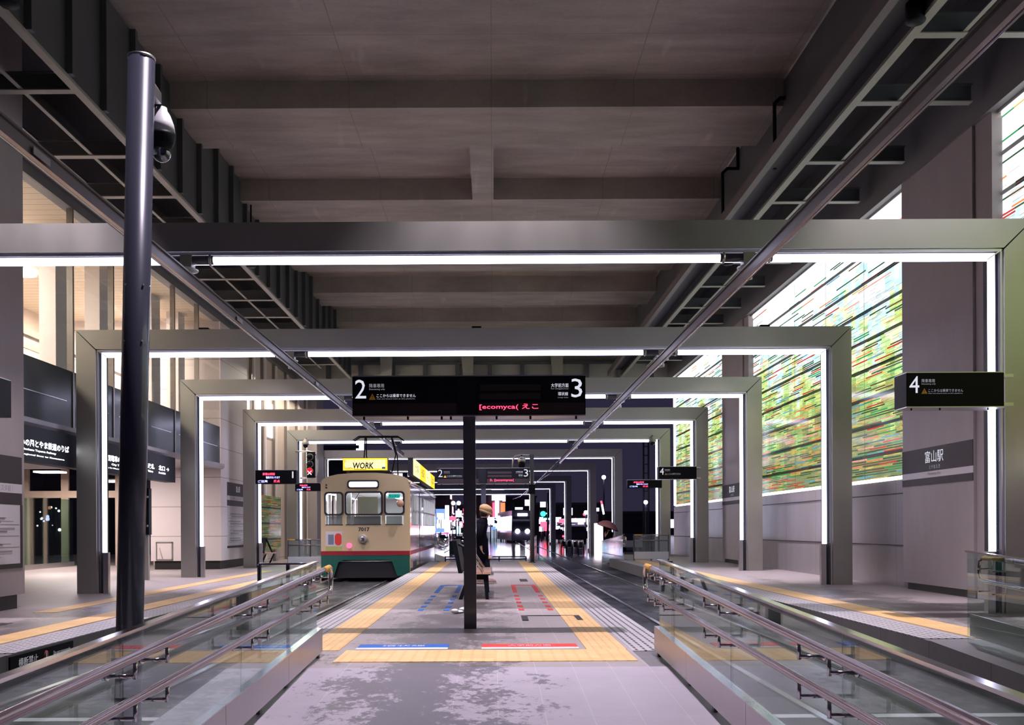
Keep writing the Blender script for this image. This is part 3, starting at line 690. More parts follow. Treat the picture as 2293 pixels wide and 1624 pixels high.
# black backlit direction band under the upper floor
r = root('direction_sign', (-8.1, 20, 2.6), 'long black direction board with glowing white lettering under the upper floor', 'sign')
box(-8.25, -8.0, 13, 25.1, 2.30, 2.92).build('box', 'black', r)  # upper part of the black box stands in for the soffit's shadow
def lt(body, y, wdt, z, h): text(body, (-8.0, y, z), wdt, h, 'left', 'wtext_b', r, 'glowing_lettering', .02)
lt('\u51fa\u53e3', 15.75, .42, 2.56, .13); lt('City Exit', 15.75, .34, 2.47, .045); lt('Exit', 15.75, .2, 2.39, .035)
lt('\u2191 \u3042\u3044\u306e\u98a8\u3068\u3084\u307e\u9244\u9053\u306e\u308a\u3070', 16.5, 2.3, 2.56, .13); lt('Ainokaze Toyama Railway', 16.9, 1.35, 2.48, .045); lt('Regional lines to Kanazawa', 16.9, 1.7, 2.40, .035)
lt('\u8def\u9762\u96fb\u8eca\u306e\u308a\u3070', 20.5, 1.3, 2.55, .13); lt('City Tram', 20.9, .7, 2.46, .05); lt('Tram for Minami-Toyama', 20.5, 1.3, 2.39, .035)
lt('\u6539\u672d', 23.1, .45, 2.54, .12); lt('\u5317\u53e3 \u2192', 23.85, .75, 2.54, .12); lt('Tickets', 23.1, .35, 2.46, .045); lt('North Exit', 23.85, .5, 2.46, .045)
# entrance under the upper floor
E_Y = 34.0
en = root('door_1', (-13, E_Y, ZL), kind='structure')
box(-16.6, -10.4, E_Y, E_Y + .12, 2.22, 2.46).build('transom', 'woodish', en)
for x0, x1 in ((-16.6, -15.85), (-14.75, -14.5), (-13.38, -13.25), (-12.9, -12.7), (-11.6, -11.4)): box(x0, x1, E_Y + .01, E_Y + .11, ZL, 3.2).build('door_frame', 'woodish', en)
for x0, x1 in ((-15.85, -14.75), (-14.5, -13.38), (-13.25, -12.9), (-12.7, -11.6)): box(x0, x1, E_Y + .05, E_Y + .07, ZL, 2.22).build('door_glass', 'fglass', en); box(x0, x1, E_Y + .05, E_Y + .07, 2.46, 3.0).build('upper_pane', 'fglass', en)
sc = root('window_20', (-14.3, 32, ZL), kind='structure')
box(-14.32, -14.3, 28.6, 33.9, .05, 2.15).build('pane', glass('green_glass_screen', (.66, .82, .76), .8, 0, .10), sc); box(-14.34, -14.26, 28.6, 28.68, 0, 2.3).build('frame', 'channel', sc)
box(-14.35, -14.25, 28.6, 33.9, ZL, .05).build('frame_foot', 'channel', sc)
struct('wall_entrance_left', box(-22, -16.6, 34.0, 34.2, ZL, 3.2), 'cream')
area_light('entrance_fill_glow', (-11, 27.5, 2.9), 1.0, 170, (1, .89, .86), sy=2);  # warm fill lights and their lamp panels, added to brighten entrance and end wall
area_light('entrance_fill_glow', (-14, 31.5, 2.9), 1.0, 150, (1, .86, .78), sy=2)
r = root('added_entrance_lamp', (-14, 31.5, 2.92), 'second flat warm ceiling lamp added to brighten the station door', 'light'); box(-14.4, -13.6, 31.2, 31.8, 2.93, 2.98).build('diffuser', emit('entrance_fill_b', (1, .85, .7), 3), r)
r = root('added_entrance_lamp', (-11, 27.5, 2.92), 'flat warm ceiling lamp added to brighten the station entrance', 'light'); box(-11.4, -10.6, 27.2, 27.8, 2.93, 2.98).build('diffuser', emit('entrance_fill', (1, .85, .7), 3), r)
# night street seen through the entrance glass
struct('wall_street_backdrop_left', box(-40, -11.5, 60, 61, ZT, 12), lit_windows('street_facade', (.04, .04, .06), (.60, .75, 1), .9, 2.3, 1.6, .10, 5.0))
struct('wall_hall_end_left', box(-22, -10.45, 30.4, 30.6, 3.2, 9.0), 'creamp')
# facade beyond the end wall
fr = struct('wall_far_left', box(-8.75, -8.45, 33.7, 47.2, ZL, 7.5), 'cream')
for i, y in enumerate((34.6, 36.3, 38.2, 40.4, 42.6, 44.6)):
    struct('mullion_far_left', box(-8.45, -8.36, y, y + .09, ZL, 7.5), 'mull')
    struct('trim_far_left', box(-8.45, -8.40, y + .5, y + .75, 0, 7.5), 'intcol')
for i, (y0, y1, z0, z1) in enumerate(((34.0, 34.5, 4.9, 5.7), (35.4, 36.2, 4.9, 5.8), (37.2, 38.1, 4.6, 5.9), (44.8, 45.2, 4.1, 5.0))):
    struct(f'window_{30 + i}', box(-8.44, -8.41, y0, y1, z0, z1), emit('bright_far_window', (1, .96, .92), 2.2))
struct('column_far_left', box(-8.5, -8.05, 45.6, 47.4, ZT, 7.6), 'colc')
area_light('facade_fill', (-7.6, 40, 6.9), .4, 420, (1, .88, .72), rot=(0, math.radians(-25), 0), sy=10)  # fill light without a fixture, added to brighten the far facade
r = root('glass_art_screen', (-8.3, 37, .4), 'low green panel of striped glass on the station wall behind sign 1', 'glass artwork')
box(-8.36, -8.28, 35.3, 38.9, .35, 2.35).build('striped_glass', 'art_dim', r)

# ================================================================== RAILINGS
def railing(xg, s, side, lab):
    """glass railing along the ramp; s = +1 on the side whose handrail lies towards +x"""
    xh = xg + s * .12
    r = root('glass_railing', (xg, 8.4, 0), lab, 'railing', 'glass railings of the central ramp')
    zt = lambda Y: .81 - .032 * (8.33 - Y); zh = lambda Y: .775 - .037 * (8.34 - Y); zl = lambda Y: .565 - .027 * (8.34 - Y)
    kt = lambda Y: .244 - .037 * (8.6 - Y); kb = lambda Y: .044 - .036 * (8.6 - Y)
    Ys = [.6, 2.15, 4.04, 5.94, 7.81, 8.50]
    for a, b in zip(Ys[:-1], Ys[1:]):
        a2 = a + .008; b2 = b - .008
        MB().prism([(a2, kb(a2)), (b2, kb(b2)), (b2, zt(b2)), (a2, zt(a2))], 'x', xg - .005, xg + .005).build('glass_pane', 'glass', r)
    MB().hexa([(xg - .022, .6, zt(.6)), (xg + .022, .6, zt(.6)), (xg + .022, .6, zt(.6) + .014), (xg - .022, .6, zt(.6) + .014)][::-1], [(xg - .022, 8.5, zt(8.5)), (xg + .022, 8.5, zt(8.5)), (xg + .022, 8.5, zt(8.5) + .014), (xg - .022, 8.5, zt(8.5) + .014)][::-1]).build('top_rail', 'inox', r)
    # kick plate in sheets, on feet
    for a, b in ((.6, 3.2), (3.2, 5.5), (5.5, 7.2), (7.2, 8.62)):
        xk = xg + s * .016; a2 = a + .003; b2 = b - .003
        MB().prism([(a2, kb(a2)), (b2, kb(b2)), (b2, kt(b2)), (a2, kt(a2))], 'x', min(xk, xk + s * .014), max(xk, xk + s * .014)).build('kick_plate', 'kick', r)
        MB().prism([(a2, kt(a2)), (b2, kt(b2)), (b2, kt(b2) + .006), (a2, kt(a2) + .006)], 'x', xg - .03, xg + .032).build('plate_cap', 'inox', r)
    for y in (1.9, 2.8, 3.7, 4.7, 5.6, 6.4, 7.2, 7.9, 8.55):
        box(xg - .012, xg + .012, y - .03, y + .03, zr(y) - .02, kb(y) + .03).build('foot', 'steel', r)
    # handrails joined by a rounded end
    up = [(xh, y, zh(y)) for y in (.6, 2, 4, 6, 7.4, 8.16)]
    MB().tube(up, .021, 14).build('handrail', 'handr', r)
    MB().tube([(xh, 8.16, zh(8.16)), (xh, 8.44, zh(8.44))], .0225, 14).build('yellow_grip', 'yrail', r)
    lo = [(xh, 8.44, zh(8.44)), (xh, 8.50, zh(8.44) - .012), (xh, 8.53, zh(8.44) - .05), (xh, 8.53, zl(8.44) + .05), (xh, 8.50, zl(8.44) + .012), (xh, 8.44, zl(8.44))]
    MB().tube(lo, .021, 14).build('rounded_end', 'inox', r)
    MB().tube([(xh, y, zl(y)) for y in (.6, 2, 4, 6, 8.44)], .019, 14).build('lower_handrail', 'handr', r)
    for y in (2.0, 2.32, 3.86, 4.24, 5.74, 6.14, 7.62, 8.0, 8.36):
        for zz, nm in ((zh, 'bracket'), (zl, 'lower_bracket')):
            z = zz(y) - .075
            mb = MB(); mb.tube([(xg - s * .02, y, z), (xh, y, z)], .009, 8); mb.tube([(xh, y, z - .012), (xh, y, zz(y) - .015)], .009, 8)
            mb.tube([(xg + s * .006, y, z), (xg + s * .016, y, z)], .018, 10); mb.tube([(xg - s * .022, y, z), (xg - s * .006, y, z)], .016, 10)
            mb.build(nm, 'inox', r)
    # short return across to the platform edge
    xe = -2.0 if s > 0 else 1.53
    box(xg, xe, 8.50, 8.51, -.05, .79).build('return_pane', 'glass', r)
    box(xg, xe, 8.485, 8.525, .80, .815).build('return_rail', 'inox', r)
    for x in ((xe, (xe + xg) / 2) if s > 0 else (xe,)): box(x - .014, x + .014, 8.5, 8.54, ZT if s > 0 else -.02, .80).build('post', 'inox', r)
railing(-1.51, 1, 'a', 'glass railing with double handrail on the ramp, at the dark pole')
railing(1.42, -1, 'b', 'glass railing with double handrail on the ramp, facing the empty track')
def side_railing(x, y0, y1, zf, s, lab, far=False):
    r = root('glass_railing', (x, y0, 0), lab, 'railing')
    n = 2 if not far else 3; st = (y0 - y1) / n
    for k in range(n):
        a = y0 - st * k - .01; b = y0 - st * (k + 1) + .01
        a, b = min(a, b), max(a, b)
        MB().prism([(a, zf(a) + .0), (b, zf(b) + .0), (b, zf(b) + .86), (a, zf(a) + .86)], 'x', x - .005, x + .005).build('glass_pane', 'glass_wet' if far else 'glass', r)
        MB().prism([(a, zf(a) + .06), (b, zf(b) + .06), (b, zf(b) + .27), (a, zf(a) + .27)], 'x', x + .02, x + .035).build('kick_plate', 'kick' if not far else 'white', r)
        MB().prism([(a, zf(a) - .04), (a + .05, zf(a) - .04), (a + .05, zf(a) + .08), (a, zf(a) + .08)], 'x', x + .01, x + .03).build('foot', 'inox', r)
    MB().prism([(y0, zf(y0) + .86), (y1, zf(y1) + .86), (y1, zf(y1) + .875), (y0, zf(y0) + .875)][::1 if y0 < y1 else -1], 'x', x - .02, x + .02).build('top_rail', 'inox', r)
    xh = x + s * .11; g = .1 if y1 < y0 else -.1
    MB().tube([(xh, y0 - g - 4 * g, zf(y0) + .80), (xh, y1, zf(y1) + .80)], .02, 12).build('handrail', 'handr', r)
    MB().tube([(xh, y0 - g, zf(y0) + .80), (xh, y0 - 5 * g, zf(y0) + .80)], .0215, 12).build('yellow_grip', 'yrail', r)
    MB().tube([(xh, y0 - g, zf(y0) + .80), (xh, y0 - g * .3, zf(y0) + .78), (xh, y0, zf(y0) + .73), (xh, y0, zf(y0) + .66), (xh, y0 - g * .3, zf(y0) + .60), (xh, y0 - g, zf(y0) + .585), (xh, y1, zf(y1) + .585)], .019, 12).build('lower_handrail', 'inox', r)
    for k in range(n):
        for dd in (.25, .5) if k == 0 else (.1, st * .55 if st > 0 else .6):
            y = y0 - (st * k) - dd * (1 if y1 < y0 else -1)
            for hz in (.72, .51):
                MB().tube([(x - s * .015, y, zf(y) + hz), (xh, y, zf(y) + hz), (xh, y, zf(y) + hz + .07)], .008, 8).build('bracket', 'inox', r)
zfr = lambda Y: 0 if Y >= 9.6 else -(9.6 - Y) * .047
side_railing(4.52, 9.5, 4.5, zfr, 1, 'glass railing with yellow grip on the near end of the platform by the glass wall')
zff = lambda Y: 0 if Y < 33 else -(Y - 33) * .044
side_railing(4.32, 33.2, 39.6, zff, 1, 'rain-spotted glass railing at the street end of the glass wall platform, track side', True)
side_railing(-1.95, 33.2, 39.6, zff, 1, 'glass railing of the far ramp beside the old cream tram', True)
side_railing(1.45, 33.2, 39.6, zff, -1, 'glass railing of the far ramp beside the signal pole', True)
def cross_railing(x0, x1, Y, zf, lab):
    r = root('glass_railing', (x0, Y, zf), lab, 'railing')
    n = 2
    for k in range(n):
        a = x0 + (x1 - x0) * k / n; b = x0 + (x1 - x0) * (k + 1) / n
        box(a + .01, b - .01, Y, Y + .01, zf + .05, zf + .86).build('glass_pane', 'glass_wet', r)
        box(a, b, Y - .03, Y - .01, zf + .06, zf + .30).build('kick_plate', 'white', r)
    for x in (x0, (x0 + x1) / 2, x1): box(x - .02, x + .02, Y, Y + .04, zf - .02, zf + .88).build('post', 'steel', r)
    for hz in (.86, .68): MB().tube([(x0, Y - .08, zf + hz), (x1, Y - .08, zf + hz)], .02, 10).build('handrail', 'handr', r)
    MB().tube([(x0, Y - .08, zf + .86), (x0 + .25, Y - .08, zf + .86)], .022, 10).build('yellow_grip', 'yrail', r)
cross_railing(at(1420, 1240, 33.4).x, at(1497, 1240, 33.4).x, 33.4, 0, 'glass railing across the end of the platform under the small sign 4')
cross_railing(at(645, 1240, 33).x, at(745, 1240, 33).x, 33.0, ZL, 'glass railing across the end of the platform under sign 1')
fn = root('low_fence', (0, 33.3, 0), 'low dark two-rail fence across the street end of the central platform', 'fence')
for z in (.07, .16): MB().tube([(-1.6, 33.35, z), (1.1, 33.35, z)], .018, 8).build('rail', 'black', fn)
for x in (-1.6, -.7, .2, 1.1): box(x - .02, x + .02, 33.33, 33.37, 0, .18).build('post', 'black', fn)
# ================================================================== DARK POLE WITH DOME CAMERA
r = root('camera_pole', (-2.0, 5.5, zr(5.5)), 'tall glossy dark round pole with bolts, standing behind the glass railing', 'pole')
top = at(317, 128, 5.5); bot = at(290, 1440, 5.5); dn = (bot - top).normalized(); base = top + dn * ((top.z - zr(5.5)) / -dn.z)
q = lambda t: top + (base - top) * t
MB().tube([q(.002), q(1)], .073, 28).build('shaft', 'pole', r)
MB().tube([q(0), q(.004)], .075, 28).build('cap', 'channel', r)
MB().tube([q(.985), q(1)], .12, 28).build('base_plate', 'pole', r)
for t, a in ((.33, -.6), (.33, .8), (.41, -.6), (.41, .8), (.41, -1.6), (.33, 1.55)):
    c = q(t); n = Vector((math.sin(a), -math.cos(a), 0)); MB().tube([c + n * .068, c + n * .077], .006, 8).build('bolt', 'channel', r)
r = root('dome_camera', (-1.82, 5.62, 3.2), 'white and black dome camera hanging from an arm on the dark pole', 'security camera')
c = at(362, 300, 5.72)
MB().prism([(c.x - .09, 3.68), (c.x - .04, 3.68), (c.x + .03, 3.57), (c.x + .03, 3.51), (c.x - .03, 3.51), (c.x - .09, 3.60)], 'y', 5.50, 5.63).build('arm', 'channel', r)
MB().tube([(c.x, 5.60, 3.54), (c.x, 5.70, 3.54), (c.x, 5.72, c.z + .14)], .014, 8).build('neck', 'black', r)
MB().lathe((c.x, c.y, c.z), [(.018, .155), (.030, .15), (.032, .135), (.050, .105), (.068, .055), (.077, 0)][::-1], 24).build('housing', 'white', r)
MB().lathe((c.x, c.y, c.z), [(.052, -.085), (.070, -.05), (.078, -.015), (.078, 0)], 24).build('black_skirt', 'black', r)
MB().ball((c.x, c.y, c.z - .110), .053, 20).build('dome', glass('camera_dome', (.75, .75, .8), .9, .02, .22), r)
MB().ball((c.x, c.y, c.z - .10), .026, 14).build('lens', 'black', r)
# ================================================================== SIGNS
def warn(x, z, w_, y, parent, face='cam'):
    R, U = FACE[face]; p = Vector((x, y, z)); mb = MB(); N = R.cross(U)
    mb.add([p + N * .002, p + R * w_ + N * .002, p + R * w_ / 2 + U * w_ * .9 + N * .002], [[0, 1, 2]]); mb.build('warning_triangle', 'orange_s', parent)
    text('!', p + R * w_ * .45 + U * w_ * .12 + N * .002, w_ * .09, w_ * .5, face, 'black', parent)
def double_sign(Y, lab, xc, small):
    zt, zb = (2.76, 2.34); x0, x1 = xc - 1.27, xc + 1.27; D = .34
    r = root('platform_sign', (xc, Y, 0), lab, 'sign')
    box(xc - .068, xc + .068, Y + .08, Y + .22, 0, zb).build('post', 'pole', r, )
    box(xc - .13, xc + .07, Y - .008, Y + D, zb, zt).build('sleeve', 'black', r)
    bl = box(x0, xc - .13, Y, Y + D, zb, zt).build('sign_box', 'blackg', r); br = box(xc + .07, x1, Y, Y + D, zb, zt).build('sign_box', 'blackg', r)
    box(x0, x1, Y - .005, Y + D + .005, zt, zt + .012).build('top_edge', 'channel', r)
    box(x0, x1, Y - .0, Y + D, zb - .012, zb).build('bottom_edge', 'channel', r)
    for x in (x0 + .12, x0 + .6, xc - .3, xc - .2, xc + .3, x1 - .6, x1 - .1): MB().cyl((x, Y + .05, zb - .045), (x, Y + .05, zb - .01), .012, 10).build('knob', 'black', r)
    box(x0 + .005, xc - .135, Y - .004, Y, zb + .01, zb + .13).build('grey_strip', 'panel_g', bl)
    text('2', (x0 + .03, Y, zt - .235), .12, .205, 'cam', 'wtext', bl, 'platform_number', .0)
    text('\u964d\u8eca\u5c02\u7528', (x0 + .185, Y, zt - .12), .16, .045, 'cam', 'wtext_d', bl); text('Detraining only', (x0 + .185, Y, zt - .148), .17, .02, 'cam', 'wtext_d', bl)
    warn(x0 + .18, zt - .25, .075, Y, bl)
    text('\u3053\u3053\u304b\u3089\u306f\u4e57\u8eca\u3067\u304d\u307e\u305b\u3093', (x0 + .265, Y, zt - .225), .425, .038, 'cam', 'wtext', bl); text('Can not board tram at this platform.', (x0 + .265, Y, zt - .25), .42, .016, 'cam', 'wtext_d', bl)
    text('3', (x1 - .155, Y, zt - .235), .12, .205, 'cam', 'wtext', br, 'platform_number', .0)
    text('\u5927\u5b66\u524d\u65b9\u9762', (x1 - .375, Y, zt - .125), .19, .045, 'cam', 'wtext', br); text('For Daigakumae', (x1 - .375, Y, zt - .15), .19, .018, 'cam', 'wtext_d', br)
    text('\u74b0\u72b6\u7dda', (x1 - .30, Y, zt - .215), .11, .04, 'cam', 'wtext', br); text('Loop Line', (x1 - .30, Y, zt - .245), .11, .018, 'cam', 'wtext_d', br)
    for z in (zt - .155, zt - .25): box(xc + .12, x1 - .49, Y - .004, Y, z, z + .065).build('display_slot', 'panel_g', br)
    box(xc + .10, x1 - .01, Y - .003, Y, zb + .01, zb + .13).build('display_strip', 'panel_g', br)
    if not small: text('[ecomyca( \u3048\u3053', (xc + .115, Y - .005, zb + .05), .64, .068, 'cam', 'red_led', br, 'led_lettering', .004)
    else: text('3. [ecomyca(', (xc + .18, Y - .005, zb + .05), .66, .075, 'cam', 'red_led', br, 'led_lettering', .006)
    return r
double_sign(10.85, 'large hanging platform sign 2 and 3 with red lettering, on the square dark post', -.255, False)
double_sign(27.4, 'smaller-looking platform sign 2 and 3 beyond the bench, with red lettering', -.26, True)
def single_sign4(x0, x1, Y, zb, zt, lab, full):
    r = root('platform_sign', (x0, Y, zb), lab, 'sign', )
    sb_ = box(x0, x1, Y, Y + .37, zb, zt).build('sign_box', 'blackg', r, bevel=.006)
    box(x0, x1, Y - .004, Y + .374, zt, zt + .01).build('top_edge', 'channel', r); box(x0, x1, Y - .002, Y + .37, zb - .012, zb).build('bottom_edge', 'channel', r)
    box(x1, x1 + .14, Y + .05, Y + .46, zb + .01, zb + .05).build('mounting_arm', 'channel', r); box(x1, x1 + .14, Y + .05, Y + .46, zt - .05, zt - .01).build('mounting_arm', 'channel', r)
    for x in (x0 + .1, x0 + .45, x1 - .15): MB().cyl((x, Y + .1, zb - .035), (x, Y + .1, zb - .01), .01, 8).build('knob', 'black', r)
    text('4', (x0 + .035, Y, zt - .245), .12, .205, 'cam', 'wtext', sb_, 'platform_number', .0)
    text('\u964d\u8eca\u5c02\u7528', (x0 + .185, Y, zt - .12), .16, .045, 'cam', 'wtext_d', sb_); text('Detraining only', (x0 + .185, Y, zt - .148), .17, .02, 'cam', 'wtext_d', sb_)
    warn(x0 + .18, zt - .255, .075, Y, sb_)
    text('\u3053\u3053\u304b\u3089\u306f\u4e57\u8eca\u3067\u304d\u307e\u305b\u3093', (x0 + .265, Y, zt - .235), .425, .038, 'cam', 'wtext_d', sb_); text('Can not board tram at this platform.', (x0 + .265, Y, zt - .26), .42, .016, 'cam', 'wtext_d', sb_)
single_sign4(5.04, 6.23, 12.12, 2.56, 2.97, 'big black platform sign 4 fixed to the largest portal frame', True)
a = at(1473, 1074, 31.3); b = at(1557, 1046, 31.3)
single_sign4(a.x, b.x, 31.1, a.z, b.z, 'small black platform sign 4 fixed to the fourth portal frame', True)
def led_sign(px0, py0, px1, py1, Y, lab, num, nside, mirror=False):
    a = at(px0, py1, Y); b = at(px1, py0, Y); x0, x1, z0, z1 = a.x, b.x, a.z, b.z; W = x1 - x0; Hh = z1 - z0
    r = root('platform_sign', (x0, Y, z0), lab, 'sign')
    sb_ = box(x0, x1, Y, Y + .31, z0, z1).build('sign_box', 'blackg', r); box(x0, x1, Y - .004, Y + .31, z1, z1 + .012).build('top_edge', 'channel', r)
    if num: text(num, (x0 + W * .90, Y, z0 + Hh * .42), W * .035, Hh * .48, 'cam', 'wtext', sb_, 'platform_number')
    text('\u5357\u5bcc\u5c71\u99c5\u524d', (x0 + W * .18, Y, z0 + Hh * .62), W * .3, Hh * .2, 'cam', 'red_led', sb_, 'led_lettering', .02)
    text('\u96fb\u8eca\u304c\u307e\u3044\u308a\u307e\u3059', (x0 + W * .26, Y, z0 + Hh * .38), W * .34, Hh * .18, 'cam', 'blue_led', sb_, 'led_lettering', .02)
    text('\u3054\u6ce8\u610f', (x0 + W * .06, Y, z0 + Hh * .1), W * .24, Hh * .18, 'cam', 'blue_led', sb_, 'led_lettering', .02); text('\u7d42\u70b9', (x0 + W * .45, Y, z0 + Hh * .1), W * .15, Hh * .2, 'cam', 'red_led', sb_, 'led_lettering', .02)
led_sign(572, 1053, 663, 1084, 31.2, 'black platform sign 1 with red and blue lit lettering on the fourth portal frame', '1', 1)
led_sign(661, 1082, 718, 1100, 37.95, 'little lit platform sign just beside the cream tram, below the red signal', '', 1)
led_sign(1405, 1075, 1482, 1093, 37.95, 'little lit platform sign below the small sign 4', '', 1)
r = root('platform_sign', (-7.3, 12.4, 2.6), 'black platform sign cut off by the picture edge', 'sign')
box(-7.35, -6.04, 12.2, 12.5, 2.52, 2.98).build('sign_box', 'blackg', r); box(-7.35, -6.04, 12.196, 12.5, 2.98, 2.99).build('top_edge', 'channel', r)
# notices on the platform walls
r = root('warning_sign', (-4.69, 10.3, -.2), 'black low warning sign forbidding crossing, on the side wall of the station-side platform', 'sign')
box(-4.70, -4.685, 9.65, 11.1, -.285, -.125).build('plate', 'black', r)
text('\u6a2a\u65ad\u7981\u6b62', (-4.685, 9.82, -.245), .42, .085, 'left', 'wtext_d', r); text('Do not cross tracks', (-4.685, 10.6, -.22), .42, .04, 'left', 'wtext_d', r)
MB().lathe((-4.683, 10.42, -.205), [(.055, 0), (.055, .003)], 20, 'x').build('red_ring', plain('dull_red_ring', (.30, .03, .04), .5), r)
MB().lathe((-4.680, 10.42, -.205), [(.040, 0), (.040, .002)], 20, 'x').build('ring_centre', 'black', r)
box(-4.678, -4.676, 10.405, 10.435, -.24, -.17).build('walker', 'white', r)
r = root('warning_sign', (4.19, 22, -.2), 'black low warning sign on the side wall of the platform by the glass wall', 'sign')
box(4.185, 4.20, 22.9, 26.4, -.27, -.10).build('plate', 'black', r); text('\u6a2a\u65ad\u7981\u6b62', (4.185, 25.6, -.23), .9, .09, 'right', 'wtext_d', r)
# ================================================================== BENCHES
def bench(x0, y0, L, lab):
    r = root('bench', (x0, y0, 0), lab, 'bench', 'benches on the central platform')
    z = .43
    for k in range(3): box(x0 - .42 + k * .145, x0 - .42 + k * .145 + .135, y0, y0 + L, z - .035, z).build('seat_plank', plain('seat_wood', (.55, .33, .24), .4) if k == 0 and 'seatw' not in M else M.get('seatw'), r) if False else None
    mb = MB(); [mb.box(x0 - .42 + k * .145, x0 - .42 + k * .145 + .138, y0, y0 + L, z - .035, z) for k in range(3)]; mb.build('seat', 'seatw', r)
    box(x0 + .005, x0 + .02, y0 - .01, y0 + L, z - .05, z + .005).build('seat_edge', 'channel', r)
    MB().prism([(x0 - .50, z - .02), (x0 - .44, z - .02), (x0 - .53, .92), (x0 - .60, .92)], 'y', y0, y0 + L).build('backrest', 'black', r)
    for y in (y0 + .06, y0 + L - .12):
        MB().prism([(x0 - .36, z - .04), (x0 - .05, z - .04), (x0 - .03, 0), (x0 - .08, 0), (x0 - .11, z - .12), (x0 - .34, z - .12), (x0 - .44, 0), (x0 - .50, 0)], 'y', y, y + .05).build('leg', 'black', r)
        MB().tube([(x0 - .50, y, .86), (x0 - .36, y, .80), (x0 - .12, y, z)], .022, 10).build('armrest', 'inox', r)
M['seatw'] = plain('seat_wood', (.55, .33, .24), .4)
bench(-.04, 15.4, 1.9, 'bench with wooden seat and black back, right behind the big sign post'.replace('right behind', 'just behind'))
bench(-.04, 23.4, 1.6, 'bench with wooden seat beyond the standing person')
# ================================================================== PEOPLE
M['coat'] = plain('black_wool', (.005, .005, .010), .9, spec=.08); M['hat'] = plain('camel_knit', (.55, .36, .20), .95, 0, .25, 60)
M['skin'] = plain('skin', (.62, .38, .28), .55); M['hair'] = plain('dark_hair', (.015, .012, .012), .6); M['shoe'] = plain('grey_pink_sneaker', (.38, .24, .24), .7, 0, .4, 30); M['sole'] = plain('pale_sole', (.7, .68, .66), .6)
M['jeans'] = plain('dark_trousers', (.010, .012, .022), .9, spec=.1)
def skinned(name, joints, bones, mat, parent, off):
    me = bpy.data.meshes.new(name); me.from_pydata([tuple(Vector(j[0])) for j in joints], bones, [])
    ob = bpy.data.objects.new(name, me); COL.objects.link(ob); ob.parent = parent; ob.location = off
    sk = ob.modifiers.new('skin', 'SKIN'); sv = me.skin_vertices[0].data if me.skin_vertices else None
    if sv is None: me.attributes.new if False else None
    if not me.skin_vertices:
        bpy.context.view_layer.objects.active = ob
        bpy.ops.object.select_all(action='DESELECT') if False else None
    return ob, sk
def body(parent, o_, pose, mat_body):
    """continuous body: torso, neck, head, arms with fingers, legs; bones grown as one surface"""
    J = []; Bn = []; R = []
    def j(p, r, par=None):
        J.append(p); R.append(r); i = len(J) - 1
        if par is not None: Bn.append((par, i))
        return i
    P = pose
    pel = j(P['pelvis'], .15); sp = j(P['spine'], .13, pel); ch = j(P['chest'], .125, sp); nk = j(P['neck'], .055, ch); hd = j(P['head'], .085, nk); tp = j(P['crown'], .075, hd)
    for s in ('a', 'b'):
        h = j(P['hip' + s], .095, pel); k = j(P['knee' + s], .062, h); an = j(P['ankle' + s], .042, k); j(P['toe' + s], .036, an)
        sh = j(P['sho' + s], .040, ch); el = j(P['elb' + s], .044, sh); wr = j(P['wri' + s], .028, el)
        wv = Vector(P['wri' + s]); d = (wv - Vector(P['elb' + s])).normalized(); pm = j(tuple(wv + d * .06), .034, wr)
        side = Vector((0, 1, 0)) if abs(d.y) < .8 else Vector((1, 0, 0)); side = (side - d * side.dot(d)).normalized(); cur = d.cross(side)
        for t, ln in ((-.027, .07), (-.009, .082), (.009, .078), (.027, .062)):
            b0 = wv + d * .085 + side * t; f1 = j(tuple(b0), .0095, pm); f2 = j(tuple(b0 + d * ln * .55 + cur * .012), .0085, f1); j(tuple(b0 + d * ln * .9 + cur * .035), .007, f2)
        tb = wv + d * .035 + side * .038; t1 = j(tuple(tb), .011, pm); j(tuple(tb + d * .05 + side * .02 + cur * .015), .008, t1)
    me = bpy.data.meshes.new('body'); me.from_pydata(J, Bn, []); me.materials.append(M[mat_body])
    ob = bpy.data.objects.new('body', me); COL.objects.link(ob); ob.parent = parent
    sk = ob.modifiers.new('skin', 'SKIN')
    if not me.skin_vertices:
        with bpy.context.temp_override(object=ob, active_object=ob, selected_objects=[ob]):
            try: bpy.ops.mesh.customdata_skin_add()
            except Exception: pass
    if me.skin_vertices:
        for i, v in enumerate(me.skin_vertices[0].data): v.radius = (R[i], R[i]); v.use_root = (i == 0)
    sb = ob.modifiers.new('subsurf', 'SUBSURF'); sb.levels = 1; sb.render_levels = 1
    for pgn in me.polygons: pgn.use_smooth = True
    sk.use_smooth_shade = True
    return ob
# standing person, seen from the side, head bowed, facing the empty track
pr = root('person', (-.26, 19.9, 0), 'person in a long black coat and camel knit hat, standing head bowed behind the bench', 'person')
D = Vector((-.26, 19.9, 0))
pose = dict(pelvis=(0, 0, .82), spine=(.0, 0, .98), chest=(.02, 0, 1.15), neck=(.07, 0, 1.30), head=(.12, 0, 1.39), crown=(.16, 0, 1.47),
    hipa=(.0, -.09, .76), kneea=(.07, -.10, .43), anklea=(.10, -.10, .08), toea=(.27, -.12, .04), hipb=(0, .09, .76), kneeb=(.02, .10, .42), ankleb=(-.03, .10, .08), toeb=(.13, .12, .04),
    shoa=(.02, -.17, 1.19), elba=(-.03, -.21, .95), wria=(.02, -.19, .74), shob=(.02, .17, 1.19), elbb=(-.02, .21, .95), wrib=(.03, .19, .75))
body(pr, D, pose, 'skin')
def lofted(nm, rings, mat, par, D): return MB().loft([((D.x + a, D.y + b, D.z + c), rx, ry) for (a, b, c), rx, ry in rings]).build(nm, mat, par)
